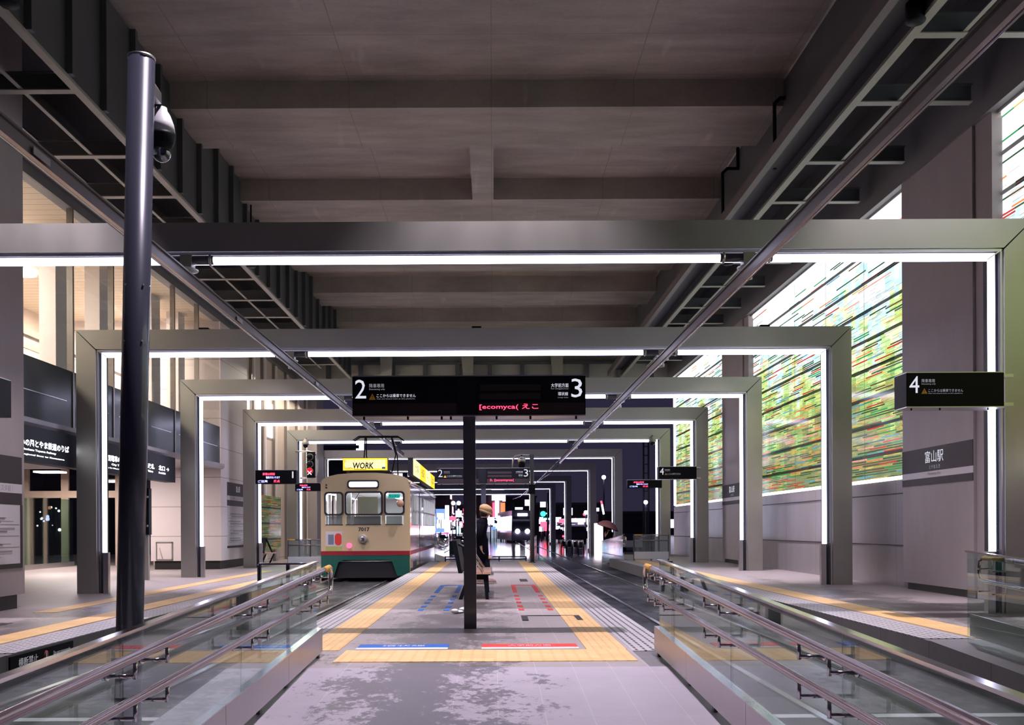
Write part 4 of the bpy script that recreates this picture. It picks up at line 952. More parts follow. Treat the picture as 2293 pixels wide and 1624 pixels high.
lofted('coat', [((.03, 0, .42), .13, .20), ((.03, 0, .60), .145, .20), ((.02, 0, .82), .14, .195), ((.01, 0, 1.0), .125, .185), ((.02, 0, 1.12), .13, .20), ((.03, 0, 1.20), .125, .225), ((.045, 0, 1.26), .11, .16), ((.07, 0, 1.32), .07, .075)], 'coat', pr, D)
for s in (-1, 1):
    MB().tube([D + Vector((.02, s * .17, 1.19)), D + Vector((-.03, s * .22, .95)), D + Vector((.01, s * .195, .77))], .05, 12, True, [.085, .062, .047]).build('sleeve', 'coat', pr)
    y = -.10 if s < 0 else .10; dx = 0 if s < 0 else -.13
    MB().tube([D + Vector((.03, y, .6)), D + Vector((.07 + dx * .4, y, .42)), D + Vector((.10 + dx, y, .09))], .07, 12, True, [.09, .075, .058]).build('trouser_leg', 'jeans', pr)
    f = D + Vector((.17 + dx, y * 1.1, .05)); MB().ball((f.x, f.y, f.z), .15, 16, (1, .36, .42)).build('shoe', 'shoe', pr)
    MB().ball((f.x + .01, f.y, .018), .155, 16, (1, .36, .11)).build('sole', 'sole', pr)
MB().ball((D.x + .09, D.y, 1.41), .105, 16, (.9, .85, 1.0)).build('hair', 'hair', pr)
MB().ball((D.x + .245, D.y, 1.385), .018, 10).build('nose', 'skin', pr)
hat = MB().ball((D.x + .12, D.y, 1.485), .140, 22, (1.0, .95, .72), .45).build('hat', 'hat', pr)
MB().tube([(D.x + .12 + .115 * math.cos(a) * .95, D.y + .115 * math.sin(a), 1.43 - .05 * math.cos(a)) for a in [2 * PI * k / 20 for k in range(21)]], .026, 8).build('hat_brim', 'hat', pr)
# umbrella person far out in the street
U_Y = 46.0; u = at(1364, 1200, U_Y); pz = ZT
p2 = root('person', (u.x, U_Y, pz), 'person in dark clothes under a dusty pink umbrella out in the rain', 'person')
D = Vector((u.x, U_Y, pz))
pose2 = {k: (v[1] * 1.0, v[0] * .4, v[2] * 1.0) for k, v in pose.items()}
pose2['wria'] = (-.10, -.14, 1.15); pose2['elba'] = (-.19, -.06, .98)
body(p2, D, pose2, 'skin')
lofted('coat', [((0, 0, .55), .20, .15), ((0, 0, .82), .19, .15), ((0, 0, 1.0), .17, .13), ((0, 0, 1.18), .19, .12), ((0, 0, 1.27), .09, .08)], 'coat', p2, D)
MB().ball((D.x, D.y, D.z + 1.42), .12, 14).build('hair', 'hair', p2)
for s in (-1, 1): MB().tube([D + Vector((s * .09, 0, .6)), D + Vector((s * .10, 0, .08))], .07, 10, True, [.08, .055]).build('trouser_leg', 'jeans', p2); MB().ball((D.x + s * .1, D.y - .06, D.z + .05), .13, 12, (.4, 1, .42)).build('shoe', 'coat', p2)
um = root('umbrella', (D.x - .1, D.y - .14, D.z + 1.15), 'dusty pink open umbrella held by the person in the street', 'umbrella')
M['umb'] = plain('dusty_pink_cloth', (.60, .24, .27), .6)
mb = MB(); vs = []; n = 8; c = Vector((D.x + .02, D.y - .1, D.z + 1.72))
for i in range(5):
    t = i / 4 * 1.15
    for k in range(n * 2):
        a = PI * k / n; rr = .52 * math.sin(t) / math.sin(1.15) * (1 if k % 2 == 0 else .96); vs.append(Vector((rr * math.cos(a), rr * math.sin(a), .33 * (math.cos(t) - 1) / (1 - math.cos(1.15)) * 1.0)))
Rm = Matrix.Rotation(.35, 3, 'Y'); vs = [c + Rm @ v for v in vs]; m_ = n * 2
mb.smooth = True; mb.add(vs, [[i * m_ + k, (i + 1) * m_ + k, (i + 1) * m_ + (k + 1) % m_, i * m_ + (k + 1) % m_] for i in range(4) for k in range(m_)]); o = mb.build('canopy', 'umb', um)
so = o.modifiers.new('solid', 'SOLIDIFY'); so.thickness = .004
MB().tube([D + Vector((-.10, -.14, 1.08)), c + Vector((0, 0, .03))], .009, 8).build('shaft', 'black', um)
# ================================================================== CREAM TRAM
M['cream_p'] = plain('cream_tram_paint', (.60, .49, .31), .28, 0, .06, 2, coat=.5); M['green_p'] = plain('dark_green_tram_paint', (.010, .10, .075), .35, 0, .1); M['red_p'] = plain('red_tram_stripe', (.30, .015, .03), .35)
M['rubber'] = plain('black_rubber', (.012, .012, .022), .5); M['under'] = plain('dark_underframe', (.012, .018, .018), .7)
M['yel_lit'] = emit('yellow_lit_advert', (1, .60, .04), 1.15); M['yel_c'] = emit('yellow_lit_centre', (1, .86, .35), 1.25); M['side_p'] = plain('worn_side_paint', (.55, .45, .42), .12, .3, .1, 2, coat=.8)
M['cabin'] = plain('cabin_interior', (.50, .50, .50), .6); M['blind'] = plain('grey_green_blind', (.38, .40, .35), .7); M['teal'] = emit('teal_notice', (.02, .48, .40), .7)
TY, TX, T2 = 26.5, -3.40, 38.4
tr = root('tram', (TX, TY, ZT), 'old cream and green tram number 7017 with a yellow lit board on its roof', 'tram')
TP = lambda px, py: (TX + (px - 818) / 84.15, (1185.4 - py) / 84.15 + H)
def rc(x0, x1, z0, z1, r, n=4):
    """rounded rectangle outline"""
    pts = []
    for cx, cz, a0 in ((x1 - r, z1 - r, 0), (x0 + r, z1 - r, 90), (x0 + r, z0 + r, 180), (x1 - r, z0 + r, 270)):
        for k in range(n + 1): a = math.radians(a0 + 90 * k / n); pts.append((cx + r * math.cos(a), cz + r * math.sin(a)))
    return pts
def frame_ring(mb, o_, i_, y0, y1):
    n = len(o_); b = [(x, y0, z) for x, z in o_] + [(x, y0, z) for x, z in i_] + [(x, y1, z) for x, z in o_] + [(x, y1, z) for x, z in i_]
    fs = []
    for k in range(n):
        l = (k + 1) % n; fs += [[k, l, n + l, n + k], [2 * n + k, 3 * n + k, 3 * n + l, 2 * n + l], [k, 2 * n + k, 2 * n + l, l], [n + k, n + l, 3 * n + l, 3 * n + k]]
    mb.add(b, fs)
hw = 1.18
# cross-section with arched roof
arch = [(hw, 2.33), (hw - .04, 2.42), (hw - .16, 2.50), (hw - .45, 2.565), (.3, 2.60), (-.3, 2.60), (-hw + .45, 2.565), (-hw + .16, 2.50), (-hw + .04, 2.42), (-hw, 2.33)]
def tx(poly): return [(TX + a, b) for a, b in poly]
# front wall with real window openings: built from strips around them
wins = [TP(729, 1152) + TP(767, 1104), TP(775, 1152) + TP(855, 1103), TP(863, 1151) + TP(904, 1103)]
subs = [TP(729, 1176) + TP(768, 1155), TP(774, 1176) + TP(854, 1155), TP(863, 1176) + TP(902, 1155)]
mb = MB(); xs = [TX - hw] + [v for w_ in wins for v in (w_[0], w_[2])] + [TX + hw]
zlo = subs[0][1]; zhi = wins[0][3]; zm0 = subs[0][3]; zm1 = wins[0][1]
for k in range(0, len(xs), 2): mb.box(xs[k], xs[k + 1], TY, TY + .06, zlo, zhi)
for w_ in wins: mb.box(w_[0], w_[2], TY, TY + .06, zm0, zm1)
mb.box(TX - hw, TX + hw, TY, TY + .06, .52, zlo)
top = tx(arch) + [(TX - hw, zhi), (TX + hw, zhi)]
mb.prism(top[::-1], 'y', TY, TY + .06); mb.build('front_wall', 'cream_p', tr)
box(TX - hw - .004, TX + hw + .004, TY - .004, TY + .05, .41, .52).build('red_stripe', 'red_p', tr)
MB().prism([(TX - hw, .41), (TX + hw, .41), (TX + hw, -.14), (TX + .84, -.14), (TX + .72, .22), (TX + .60, .28), (TX - .60, .28), (TX - .72, .22), (TX - .84, -.14), (TX - hw, -.14)][::-1], 'y', TY, TY + .05).build('green_skirt', 'green_p', tr)
MB().prism([(TX - .90, -.2), (TX - .70, .24), (TX + .70, .24), (TX + .90, -.2)][::-1], 'y', TY + .12, TY + .5).build('fender', 'frame_dk', tr)
box(TX - .95, TX + .95, TY + .4, T2 - .4, -.16, .25).build('underframe', 'under', tr)
for y in (TY + 1.6, TY + 3.2, T2 - 3.2, T2 - 1.6):
    for s in (-.535, .535): MB().cyl((TX + s - .05, y, ZT + .36), (TX + s + .05, y, ZT + .36), .335, 20).build('wheel', 'steel', tr)
wl = ['front window beside the platform edge', '', '']
for k, w_ in enumerate(wins):
    mb = MB(); frame_ring(mb, rc(w_[0] - .03, w_[2] + .03, w_[1] - .03, w_[3] + .03, .09), rc(w_[0] + .015, w_[2] - .015, w_[1] + .015, w_[3] - .015, .07), TY - .025, TY + .02)
    wo = mb.build('window_rubber', 'rubber', tr); box(w_[0], w_[2], TY + .02, TY + .03, w_[1], w_[3]).build('pane', 'fglass', wo)
    s_ = subs[k]; wo = MB(); wo.box(s_[0], s_[2], TY - .006, TY + .01, s_[1], s_[1] + .02); wo = wo.build('lower_window_sill', 'rubber', tr)
    box(s_[0] + .02, s_[2] - .02, TY + .02, TY + .03, s_[1] + .02, s_[3] - .01).build('pane', glass('frosted_lower_pane', (.45, .48, .48), .6, .1, .1, .25), wo)
# dashboard, blind, notice seen inside
a0, a1 = TP(797, 1150), TP(843, 1112); box(a0[0], a1[0], TY + .35, TY + .37, a0[1], a1[1]).build('cab_blind', 'blind', tr)
a0, a1 = TP(789, 1176), TP(848, 1156); box(a0[0], a1[0], TY + .3, TY + .5, a0[1] - .1, a1[1]).build('driving_desk', 'under', tr)
a0, a1 = TP(869, 1116), TP(896, 1107); box(a0[0], a1[0], TY + .05, TY + .055, a0[1], a1[1]).build('window_notice', 'teal', tr); text('\u30ef\u30f3\u30de\u30f3', (a0[0] + .03, TY + .05, a0[1] + .02), a1[0] - a0[0] - .06, a1[1] - a0[1] - .04, 'cam', 'black', tr, 'notice_lettering', .01)
MB().tube([(TP(806, 1103)[0], TY - .04, TP(806, 1103)[1]), (TP(790, 1128)[0], TY - .04, TP(790, 1128)[1])], .008, 6).build('wiper', 'black', tr)
MB().lathe((TP(897, 1128)[0], TY - .10, TP(897, 1128)[1]), [(.085, 0), (.10, .02), (.10, .05)], 18, 'y').build('round_mirror', 'seatw', tr)
MB().tube([(TP(897, 1128)[0] + .05, TY - .06, TP(897, 1128)[1] - .05), (TP(906, 1142)[0], TY + .0, TP(906, 1142)[1])], .012, 8).build('mirror_arm', 'black', tr)
# destination box, number, lamps
a0, a1 = TP(781, 1092), TP(847, 1078)
mb = MB(); frame_ring(mb, rc(a0[0] - .03, a1[0] + .03, a0[1] - .03, a1[1] + .03, .07), rc(a0[0] + .01, a1[0] - .01, a0[1] + .01, a1[1] - .01, .05), TY - .03, TY + .0); db = mb.build('destination_box', 'rubber', tr)
box(a0[0], a1[0], TY - .012, TY - .004, a0[1], a1[1]).build('lit_screen', emit('destination_light', (.88, .90, 1), 1.6), db)
a0 = TP(802.5, 1190); text('7017', (a0[0], TY - .002, a0[1]), .30, .105, 'cam', 'rubber', tr, 'fleet_number', .03)
hx, hz_ = TP(813, 1207)
MB().lathe((hx, TY - .10, hz_), [(.09, 0), (.125, .02), (.115, .10)], 24, 'y').build('headlight_rim', 'steel_l', tr)
MB().lathe((hx, TY - .106, hz_), [(.05, 0), (.085, .012)], 24, 'y').build('headlight_lens', 'inox', tr)
hx, hz_ = TP(782, 1222); MB().lathe((hx, TY - .05, hz_), [(.05, 0), (.07, .015), (.075, .05)], 20, 'y').build('tail_lamp', emit('red_tail_lamp', (1, .12, .25), 1.6), tr)
for py in (1086, 1092): a0 = TP(731, py); MB().lathe((a0[0], TY - .01, a0[1]), [(.022, 0), (.025, .01)], 12, 'y').build('vent_hole', 'rubber', tr)
a0, a1 = TP(729, 1234), TP(766, 1190)
ps = box(a0[0], a1[0], TY - .004, TY - .0, a0[1], a1[1]).build('poster', 'paper', tr)
c0 = TP(757.5, 1207); MB().prism(rc(c0[0] - .09, c0[0] + .09, c0[1] - .17, c0[1] + .15, .08), 'y', TY - .007, TY - .004).build('red_patch', 'redf', ps)
box(a0[0], a1[0], TY - .006, TY - .003, a0[1], a0[1] + .13).build('poster_foot', plain('olive_band', (.42, .45, .15), .5), ps)
box(a0[0] + .07, a0[0] + .22, TY - .006, TY - .003, a0[1] + .17, a0[1] + .44).build('poster_patch', plain('grey_blue_patch', (.16, .20, .30), .5), ps)
# roof, sides
mb = MB(); mb.smooth = True; mb.prism(tx(arch)[::-1], 'y', TY + .06, T2); mb.build('roof', 'cream_p', tr)
MB().box(TX - hw - .02, TX - hw + .02, TY, T2, 2.31, 2.34).box(TX + hw - .02, TX + hw + .035, TY, T2, 2.30, 2.35).build('rain_gutter', 'side_p', tr)
for s in (-1, 1):
    xo = TX + s * hw; xi = xo - s * .06
    mb = MB(); mb.box(xi, xo, TY + .06, T2, .52, 1.20); mb.box(xi, xo, TY + .06, T2, 2.06, 2.34)
    yy = [TY + .06]; y = TY + .7
    wn = []
    while y < T2 - .8: wn.append((y, y + .62)); y += .78 if abs(y - TY - 3.8) > .5 else 1.5
    last = TY + .06
    for a, b in wn: mb.box(xi, xo, last, a, 1.20, 2.06); last = b
    mb.box(xi, xo, last, T2, 1.20, 2.06); mb.build('side_wall', 'side_p', tr)
    box(xi, xo + s * .003, TY + .05, T2, .41, .52).build('red_stripe', 'red_p', tr); box(xi, xo + s * .002, TY + .05, T2, -.10, .41).build('green_skirt', 'green_p' if s < 0 else 'side_p', tr)
    if s > 0:
        for a, b in wn:
            wf = MB().box(xo - .05, xo + .006, a, a + .03, 1.20, 2.06).box(xo - .05, xo + .006, b - .03, b, 1.20, 2.06).box(xo - .05, xo + .008, a, b, 1.60, 1.64).box(xo - .05, xo + .006, a, b, 1.20, 1.23).build('side_window_frame', 'channel', tr)
            box(xo - .035, xo - .03, a + .03, b - .03, 1.23, 2.05).build('pane', 'fglass', wf)
        box(xo, xo + .012, TY + .02, TY + .07, -.12, 2.3).build('corner_strip', 'yrail', tr)
        box(xo - .01, xo + .008, TY + 3.6, TY + 3.66, .0, 2.2).build('door_edge', 'rubber', tr); box(xo - .02, xo + .01, TY + 1.1, TY + 2.3, -.1, .2).build('step_recess', 'under', tr)
box(TX - hw + .06, TX + hw - .06, T2 - .06, T2, .3, 2.5).build('rear_wall', 'cabin', tr)
box(TX - hw + .06, TX + hw - .06, TY + .5, T2 - .1, .28, .34).build('cabin_floor', 'cabin', tr)
box(TX - hw + .08, TX + hw - .08, TY + .10, T2 - .1, 2.25, 2.28).build('cabin_ceiling', 'cabin', tr)
for y in (TY + 1.5, TY + 4, TY + 6.5, TY + 9): box(TX - .08, TX + .08, y, y + 1.1, 2.20, 2.24).build('cabin_lamp', emit('cabin_tube', (.85, .88, 1), 30), tr)
area_light('tram_cabin_glow', (TX, TY + 5.5, 2.18), 1.4, 260, (.86, .90, 1), sy=9)
area_light('tram_cab_glow', (TX, TY + .7, 2.2), 1.2, 60, (.86, .90, 1), sy=.4)
box(TX - .85, TX - .45, TY + .55, TY + .62, .4, 2.2).build('cab_partition', 'cabin', tr); box(TX + .35, TX + 1.0, TY + .9, TY + .96, .4, 1.5).build('cab_partition', 'cabin', tr)
# roof boards
a0, a1 = TP(765, 1053), TP(867, 1024)
rb = box(a0[0], a1[0], TY + .25, TY + .45, a0[1], a1[1]).build('roof_board', 'rubber', tr)
box(a0[0] + .01, a1[0] - .01, TY + .235, TY + .25, a0[1] + .01, a1[1] - .01).build('yellow_face', 'yel_lit', rb); box(a0[0] + .06, a1[0] - .06, TY + .228, TY + .235, a0[1] + .06, a1[1] - .05).build('pale_centre', 'yel_c', rb)
b0 = TP(769, 1049.5); text('TOWN', (b0[0], TY + .227, b0[1]), .22, .055, 'cam', 'rubber', rb, 'lettering', .015)
b0 = TP(789, 1048); text('WORK', (b0[0] - .01, TY + .227, b0[1] - .01), .56, .17, 'cam', 'rubber', rb, 'lettering', .03, .12); box(b0[0] + .02, b0[0] + .35, TY + .225, TY + .227, b0[1] - .03, b0[1] - .02).build('underline', 'rubber', rb)
b0 = TP(769, 1034.5); text('\u5bcc\u5c71\u306e\u304a\u30b7\u30b4\u30c8\u63a2\u3057\u306f', (b0[0], TY + .227, b0[1]), .80, .075, 'cam', 'woodish', rb)
b0 = TP(854, 1049); box(b0[0], b0[0] + .09, TY + .222, TY + .227, b0[1], b0[1] + .05).build('blue_mark', 'bluef', rb)
box(TX - .45, TX + .45, TY + .3, TY + .4, 2.55, 2.67).build('board_foot', 'under', tr)
xb = TX + hw
sb = box(xb - .16, xb - .01, 27.9, 38.0, 2.60, 3.10).build('side_board', 'rubber', tr)
for k in range(4):
    y = 27.95 + k * 2.5; box(xb - .01, xb + .005, y, y + 2.46, 2.62, 3.08).build('yellow_face', 'yel_lit' if k % 2 else 'yel_c', sb)
    text(['\u4ed5\u4e8b', '\u5f79', '\u63a2\u3057', '\u306f'][k], (xb + .006, y + .5, 2.74), 1.3, .24, 'left', 'woodish', sb)
# pantograph and roof gear
pg = bpy.data.objects.new('pantograph', None); COL.objects.link(pg); pg.parent = tr; pg.location = Vector((TX, 31.5, 2.6)) - Vector((TX, TY, ZT))
PX = -3.55
for s in (-.45, .45):
    MB().tube([(PX + s, 30.6, 2.85), (PX + s * 1.1, 31.4, 3.45), (PX + s * .9, 30.9, 3.95)], .02, 8).build('arm', 'black', pg)
    MB().tube([(PX + s, 32.6, 2.85), (PX + s * 1.1, 31.9, 3.45), (PX + s * .9, 31.2, 3.95)], .02, 8).build('arm', 'black', pg)
for y in (30.9, 31.2): MB().tube([(PX - .78, y, 3.86), (PX - .6, y, 3.98), (PX + .6, y, 3.98), (PX + .78, y, 3.86)], .022, 8).build('contact_strip', 'black', pg)
for y in (30.6, 32.6): MB().tube([(PX - .5, y, 2.83), (PX + .5, y, 2.83)], .022, 8).build('base_bar', 'black', pg)
for y in (30.6, 32.6):
    for s in (-.45, .45): MB().lathe((PX + s, y, 2.58), [(.05, 0), (.06, .06), (.04, .12), (.06, .18), (.04, .25)], 12).build('insulator', 'channel', pg)
box(TX - .55, TX + .35, 28.6, 30.0, 2.58, 2.82).build('resistor_box', 'under', tr)
# ================================================================== SIGNALS, DOME CAMERAS, POLES
def cctv(px, py, Y, lab):
    p = at(px, py, Y); r = root('dome_camera', p, lab, 'security camera', 'little dome cameras under the fifth portal frame')
    MB().lathe((p.x, p.y, p.z), [(.05, .22), (.06, .18), (.13, .12), (.15, .02), (.14, 0)][::-1], 16).build('housing', 'steel_l', r); MB().ball((p.x, p.y, p.z - .03), .10, 14).build('dome', 'black', r)
    MB().cyl((p.x, p.y, p.z + .2), (p.x, p.y, p.z + .26), .03).build('mount', 'steel', r)
cctv(684, 996, 38.2, 'little dome camera under the fifth portal frame, above the red signal'); cctv(1461, 990, 38.2, 'little dome camera under the fifth portal frame, on the glass wall side')
p = at(687, 1040, 38.0)
r = root('tram_signal', (p.x, 38.0, p.z), 'tram signal showing a red cross beside the cream tram', 'signal')
def lamp(px, py, Y, rad, mat, par, nm='lamp_hood'):
    q_ = at(px, py, Y); MB().lathe((q_.x, Y - .16, q_.z), [(rad, 0), (rad * 1.05, .16)], 16, 'y').build(nm, 'steel_l', par); MB().lathe((q_.x, Y - .175, q_.z), [(rad * .9, 0), (rad * .95, .03)], 16, 'y').build('lamp_lens', mat, par)
a, b = at(680, 1070, 38.0), at(706, 1012, 38.0); box(a.x + .12, b.x - .02, 38.0, 38.12, a.z, b.z).build('backplate', 'black', r)
for py, m_ in ((1024, 'black'), (1040, 'black'), (1055, 'redlens')):
    if m_ == 'redlens': m_ = emit('red_signal_lens', (1, .01, .03), 1.2)
    lamp(695, py, 38.0, .12, m_, r)
q_ = at(691.5, 1058, 38.0); text('\u2715', (q_.x - .02, 37.82, q_.z - .11), .16, .16, 'cam', 'wtext_b', r, 'cross')
pts = [at(x_, y_, 38.2) for x_, y_ in ((661, 1011), (690, 1011), (702, 1013), (709, 1020), (711, 1030), (711, 1055), (708, 1066), (700, 1071), (672, 1071))]
MB().tube(pts, .035, 10).build('hoop', 'channel', r)
r = root('signal_pole', (1.25, 31.8, 0), 'round dark signal pole with a curved arm at the street end of the central platform', 'pole')
a = at(1192, 1262, 31.8); b = at(1192, 1018, 31.8); MB().tube([(a.x, 31.8, 0), (a.x, 31.8, b.z)], .065, 16).build('shaft', 'steel', r)
MB().tube([at(x_, y_, 31.8) for x_, y_ in ((1192, 1020), (1165, 1019), (1154, 1021), (1149, 1029), (1148, 1048))], .028, 10).build('curved_arm', 'channel', r)
box(a.x - .1, a.x + .1, 31.72, 31.88, 2.2, 2.5).build('control_box', 'black', r)
MB().lathe((a.x, 31.8, 0), [(.12, 0), (.12, .03)], 14).build('base', 'steel', r)
p = at(1168, 1034, 31.8); r2 = root('tram_signal', p, 'dark tram signal lamp hanging inside the curved arm of the signal pole', 'signal')
MB().ball((p.x, 31.75, p.z + .05), .13, 14).build('hood', 'channel', r2); MB().ball((p.x, 31.7, p.z - .1), .12, 14).build('lamp', 'black', r2); MB().cyl((p.x, 31.78, p.z + .1), (p.x, 31.78, p.z + .21), .03).build('hanger', 'black', r2)
# ================================================================== THE STREET AT NIGHT
def emitb(c, s): return emit('city_light', c, s)
WHT = emitb((.92, .88, 1), 4); PNK = emitb((1, .35, .75), 3.5); RED = emitb((1, .05, .10), 3.5); BLU = emitb((.12, .22, 1), 1.6); ORG = emitb((1, .30, .12), .9); GRN = emitb((.02, .9, .72), 5); LAV = emitb((.62, .5, 1), 2.6); VIO = emitb((.9, .8, 1), 6)
def bb(nm, px0, py0, px1, py1, Y, d, mat, lab, cat, grp=None, ground=False):
    a = at(px0, py1, Y); b = at(px1, py0, Y); z0 = ZT if ground else a.z
    o = box(a.x, b.x, Y, Y + d, z0, b.z).build(nm, mat); return tag(o, lab, cat, grp)
def building(px0, py0, px1, Y, d, mat, lab):
    a = at(px0, 1184, Y); b = at(px1, py0, Y); r = root('building', ((a.x + b.x) / 2, Y, ZT), lab, 'building')
    box(a.x, b.x, Y, Y + d, ZT, b.z).build('block', mat, r); box(a.x - .3, b.x + .3, Y - .3, Y + d, b.z, b.z + .5).build('parapet', 'steel', r); return r
W1 = lit_windows('far_tower', (.035, .03, .05), (.8, .75, 1), 1.2, 3.2, 3.2, .22, 2.0); W2 = lit_windows('far_tower_pink', (.05, .03, .045), (1, .7, .9), 1.4, 2.6, 3.0, .3, 9.0); W3 = lit_windows('mall_front', (.05, .045, .06), (.86, .80, 1), 1.5, 1.1, .8, .75, 4.0)
B0 = building(560, 1005, 800, 150, 20, W1, 'broad dark office block behind the cream tram roof')
building(800, 1060, 950, 190, 20, W1, 'dark block behind the pantograph')
building(945, 1085, 1010, 210, 18, W2, 'tall narrow block above the shop lights beyond the cream tram')
building(1000, 1135, 1062, 260, 18, W2, 'low far block with red and white lights')
building(1060, 1092, 1132, 230, 18, W2, 'tower carrying the big lit screen')
building(1122, 1115, 1200, 280, 20, W1, 'dark tower behind the approaching tram')
building(1195, 1130, 1345, 240, 20, W1, 'long dark block behind the green signal')
building(1340, 1150, 1560, 200, 20, W1, 'low dark block behind the parked cars')
r = root('lit_screen', at(1117, 1108, 225), 'big bright lit screen high on the tower in the street', 'screen')
a, b = at(1101, 1121, 229), at(1129, 1095, 229); box(a.x, b.x, 229, 230.0, a.z, b.z).build('screen', emit('video_screen', (.80, .74, 1), 1.2), r)
bb('neon_sign', 1109, 1122, 1117, 1166, 229.2, .8, emit('neon_white_pink', (1, .75, .9), 7), 'tall vertical white neon sign below the big screen', 'sign')
bb('neon_sign', 1103, 1126, 1108, 1158, 229.2, .8, RED, 'tall vertical red neon sign beside the white one', 'sign')
bb('building_sign', 1121, 1126, 1131, 1166, 229.2, .8, ORG, 'orange lit tower face behind the approaching tram', 'sign')
bb('lit_shop', 1060, 1163, 1130, 1180, 150, 4, W3, 'wide glowing shop front behind the standing person', 'shop', None, False)
bb('canopy_slab', 1058, 1160, 1132, 1163, 149, 5, 'white', 'pale flat canopy of the glowing shop front', 'canopy')
bb('dim_shop', 1060, 1180, 1130, 1197, 150, 4, emitb((.5, .62, .8), .5), 'blue-grey glass base of the glowing shop front', 'shop', None, True)
# cluster beyond the tram
bb('lit_billboard', 976, 1140, 997, 1161, 120, .6, BLU, 'blue lit billboard just beyond the cream tram', 'billboard', None, True)
bb('lit_billboard', 997, 1132, 1005, 1166, 118, .6, WHT, 'tall white glowing billboard beside the blue one', 'billboard')
bb('lit_shop', 979, 1164, 1006, 1186, 118, 3, WHT, 'white glaring shop window below the blue billboard', 'shop')
bb('lit_shop', 978, 1186, 1006, 1196, 116, 3, emitb((1, .06, .22), 2.2), 'red lit strip of shops below the white window', 'shop')
bb('lit_shop', 978, 1196, 1003, 1206, 115, 3, emitb((1, .72, .95), 1.2), 'pinkish white shop lights at street level', 'shop', None, True)
rnd = random.Random(3)
def dot(px, py, Y, rad, c, lab, grp):
    p = at(px, py, Y); r = root('distant_light_globe', (p.x, Y, ZT), lab, 'street lamp', grp)
    MB().ball(p, rad, 8).build('globe', c, r); MB().cyl((p.x, Y, ZT), (p.x, Y, p.z - rad * .8), .04, 6).build('pole', 'steel', r)
for k in range(34):
    px = rnd.uniform(1006, 1040); py = rnd.uniform(1140, 1182); Y = rnd.uniform(150, 220); c = rnd.choice([WHT, LAV, PNK, RED, VIO]); dot(px, py, Y, rnd.uniform(.10, .30), c, 'tiny glowing lamp in the avenue between cream tram and sign post', 'tiny city lights in the avenue')
for k in range(22):
    px = rnd.uniform(1200, 1340); py = rnd.uniform(1150, 1196); Y = rnd.uniform(130, 200); c = rnd.choice([WHT, LAV, PNK, RED, VIO]); dot(px, py, Y, rnd.uniform(.08, .22), c, 'tiny glowing lamp behind the outdoor portal frames', 'tiny city lights behind the outdoor portals')
def small_sign(px, py, Y, w_, h_, c, lab, grp):
    p = at(px, py, Y); r = root('shop_sign', (p.x, Y, ZT), lab, 'sign', grp)
    box(p.x - w_ / 2, p.x + w_ / 2, Y - .1, Y + .1, p.z - h_ / 2, p.z + h_ / 2).build('lit_board', c, r); MB().cyl((p.x, Y, ZT), (p.x, Y, p.z - h_ / 2), .05, 6).build('pole', 'steel', r)
YLW = emitb((1, .75, .35), 2); CY = emitb((.3, .7, 1), 2.5)
for k in range(26):
    small_sign(rnd.choice([rnd.uniform(978, 1038), rnd.uniform(1078, 1140)]), rnd.uniform(1150, 1192), rnd.uniform(105, 114), rnd.uniform(.25, 1.1), rnd.uniform(.2, .9), rnd.choice([WHT, LAV, PNK, RED, CY, YLW, BLU, LAV]), 'little lit shop board in the avenue beyond the platforms', 'little lit shop boards in the avenue')
for k in range(12):
    small_sign(rnd.uniform(1205, 1270), rnd.uniform(1150, 1196), rnd.uniform(112, 124), rnd.uniform(.3, 1.2), rnd.uniform(.2, .8), rnd.choice([WHT, LAV, PNK, RED, CY]), 'little lit board in the street past the green signal', 'little lit boards past the green signal')
def lamp_post(px, py, Y, lab, twin=False, c=LAV):
    p = at(px, py, Y); r = root('street_lamp', (p.x, Y, ZT), lab, 'street lamp', 'street lamps')
    MB().cyl((p.x, Y, ZT), (p.x, Y, p.z), .08, 10, .05).build('pole', 'steel', r)
    rr = Y * .0021
    for s in ((-1, 1) if twin else (0,)):
        MB().ball((p.x + s * rr * 1.3, Y, p.z), rr, 12).build('globe', emit('lamp_globe', (.66, .62, 1), 9), r)
lamp_post(1352, 1069, 75, 'street lamp seen inside the sixth portal frame, upper one'); lamp_post(1312, 1148, 110, 'lower street lamp seen inside the seventh portal frame'); lamp_post(1446, 1125, 60, 'street lamp between the little signs and the glass wall end', ); lamp_post(1021, 1127, 110, 'twin street lamp above the avenue beside the sign post', True)
r = root('traffic_light', at(1216, 1151, 90), 'traffic light glowing green behind the signal pole', 'traffic light')
p = at(1216, 1151, 90); box(p.x - .3, p.x + .3, 90, 90.3, p.z - .3, p.z + .3).build('housing', 'black', r); MB().ball((p.x, 89.9, p.z), .24, 14).build('green_lens', GRN, r); MB().cyl((p.x + .38, 90.1, ZT), (p.x + .45, 90.1, p.z + 1.9), .07).build('pole', 'steel', r)
bb('lit_sign', 1210, 1124, 1222, 1136, 89.95, .3, emitb((.8, .8, 1), 2), 'small white lit sign above the green traffic light', 'sign')
bb('lit_shop', 1276, 1161, 1326, 1169, 125, 3, emit('long_shop_sign', (.80, .68, 1), 5), 'long white glowing strip of a shop behind the seventh portal', 'shop')
bb('dim_shop', 1250, 1169, 1345, 1186, 126, 3, W3, 'dim shop windows below the long glowing strip', 'shop', None, True)
bb('vending_machine', 1334, 1172, 1350, 1212, 52, .8, emitb((1, .84, .95), 3), 'white glowing vending machine beside the umbrella person', 'vending machine', None, True)
r = root('sign_pole', (at(1344, 1184, 55).x, 55, ZT), 'thin leaning pole with red top above the umbrella person', 'pole')
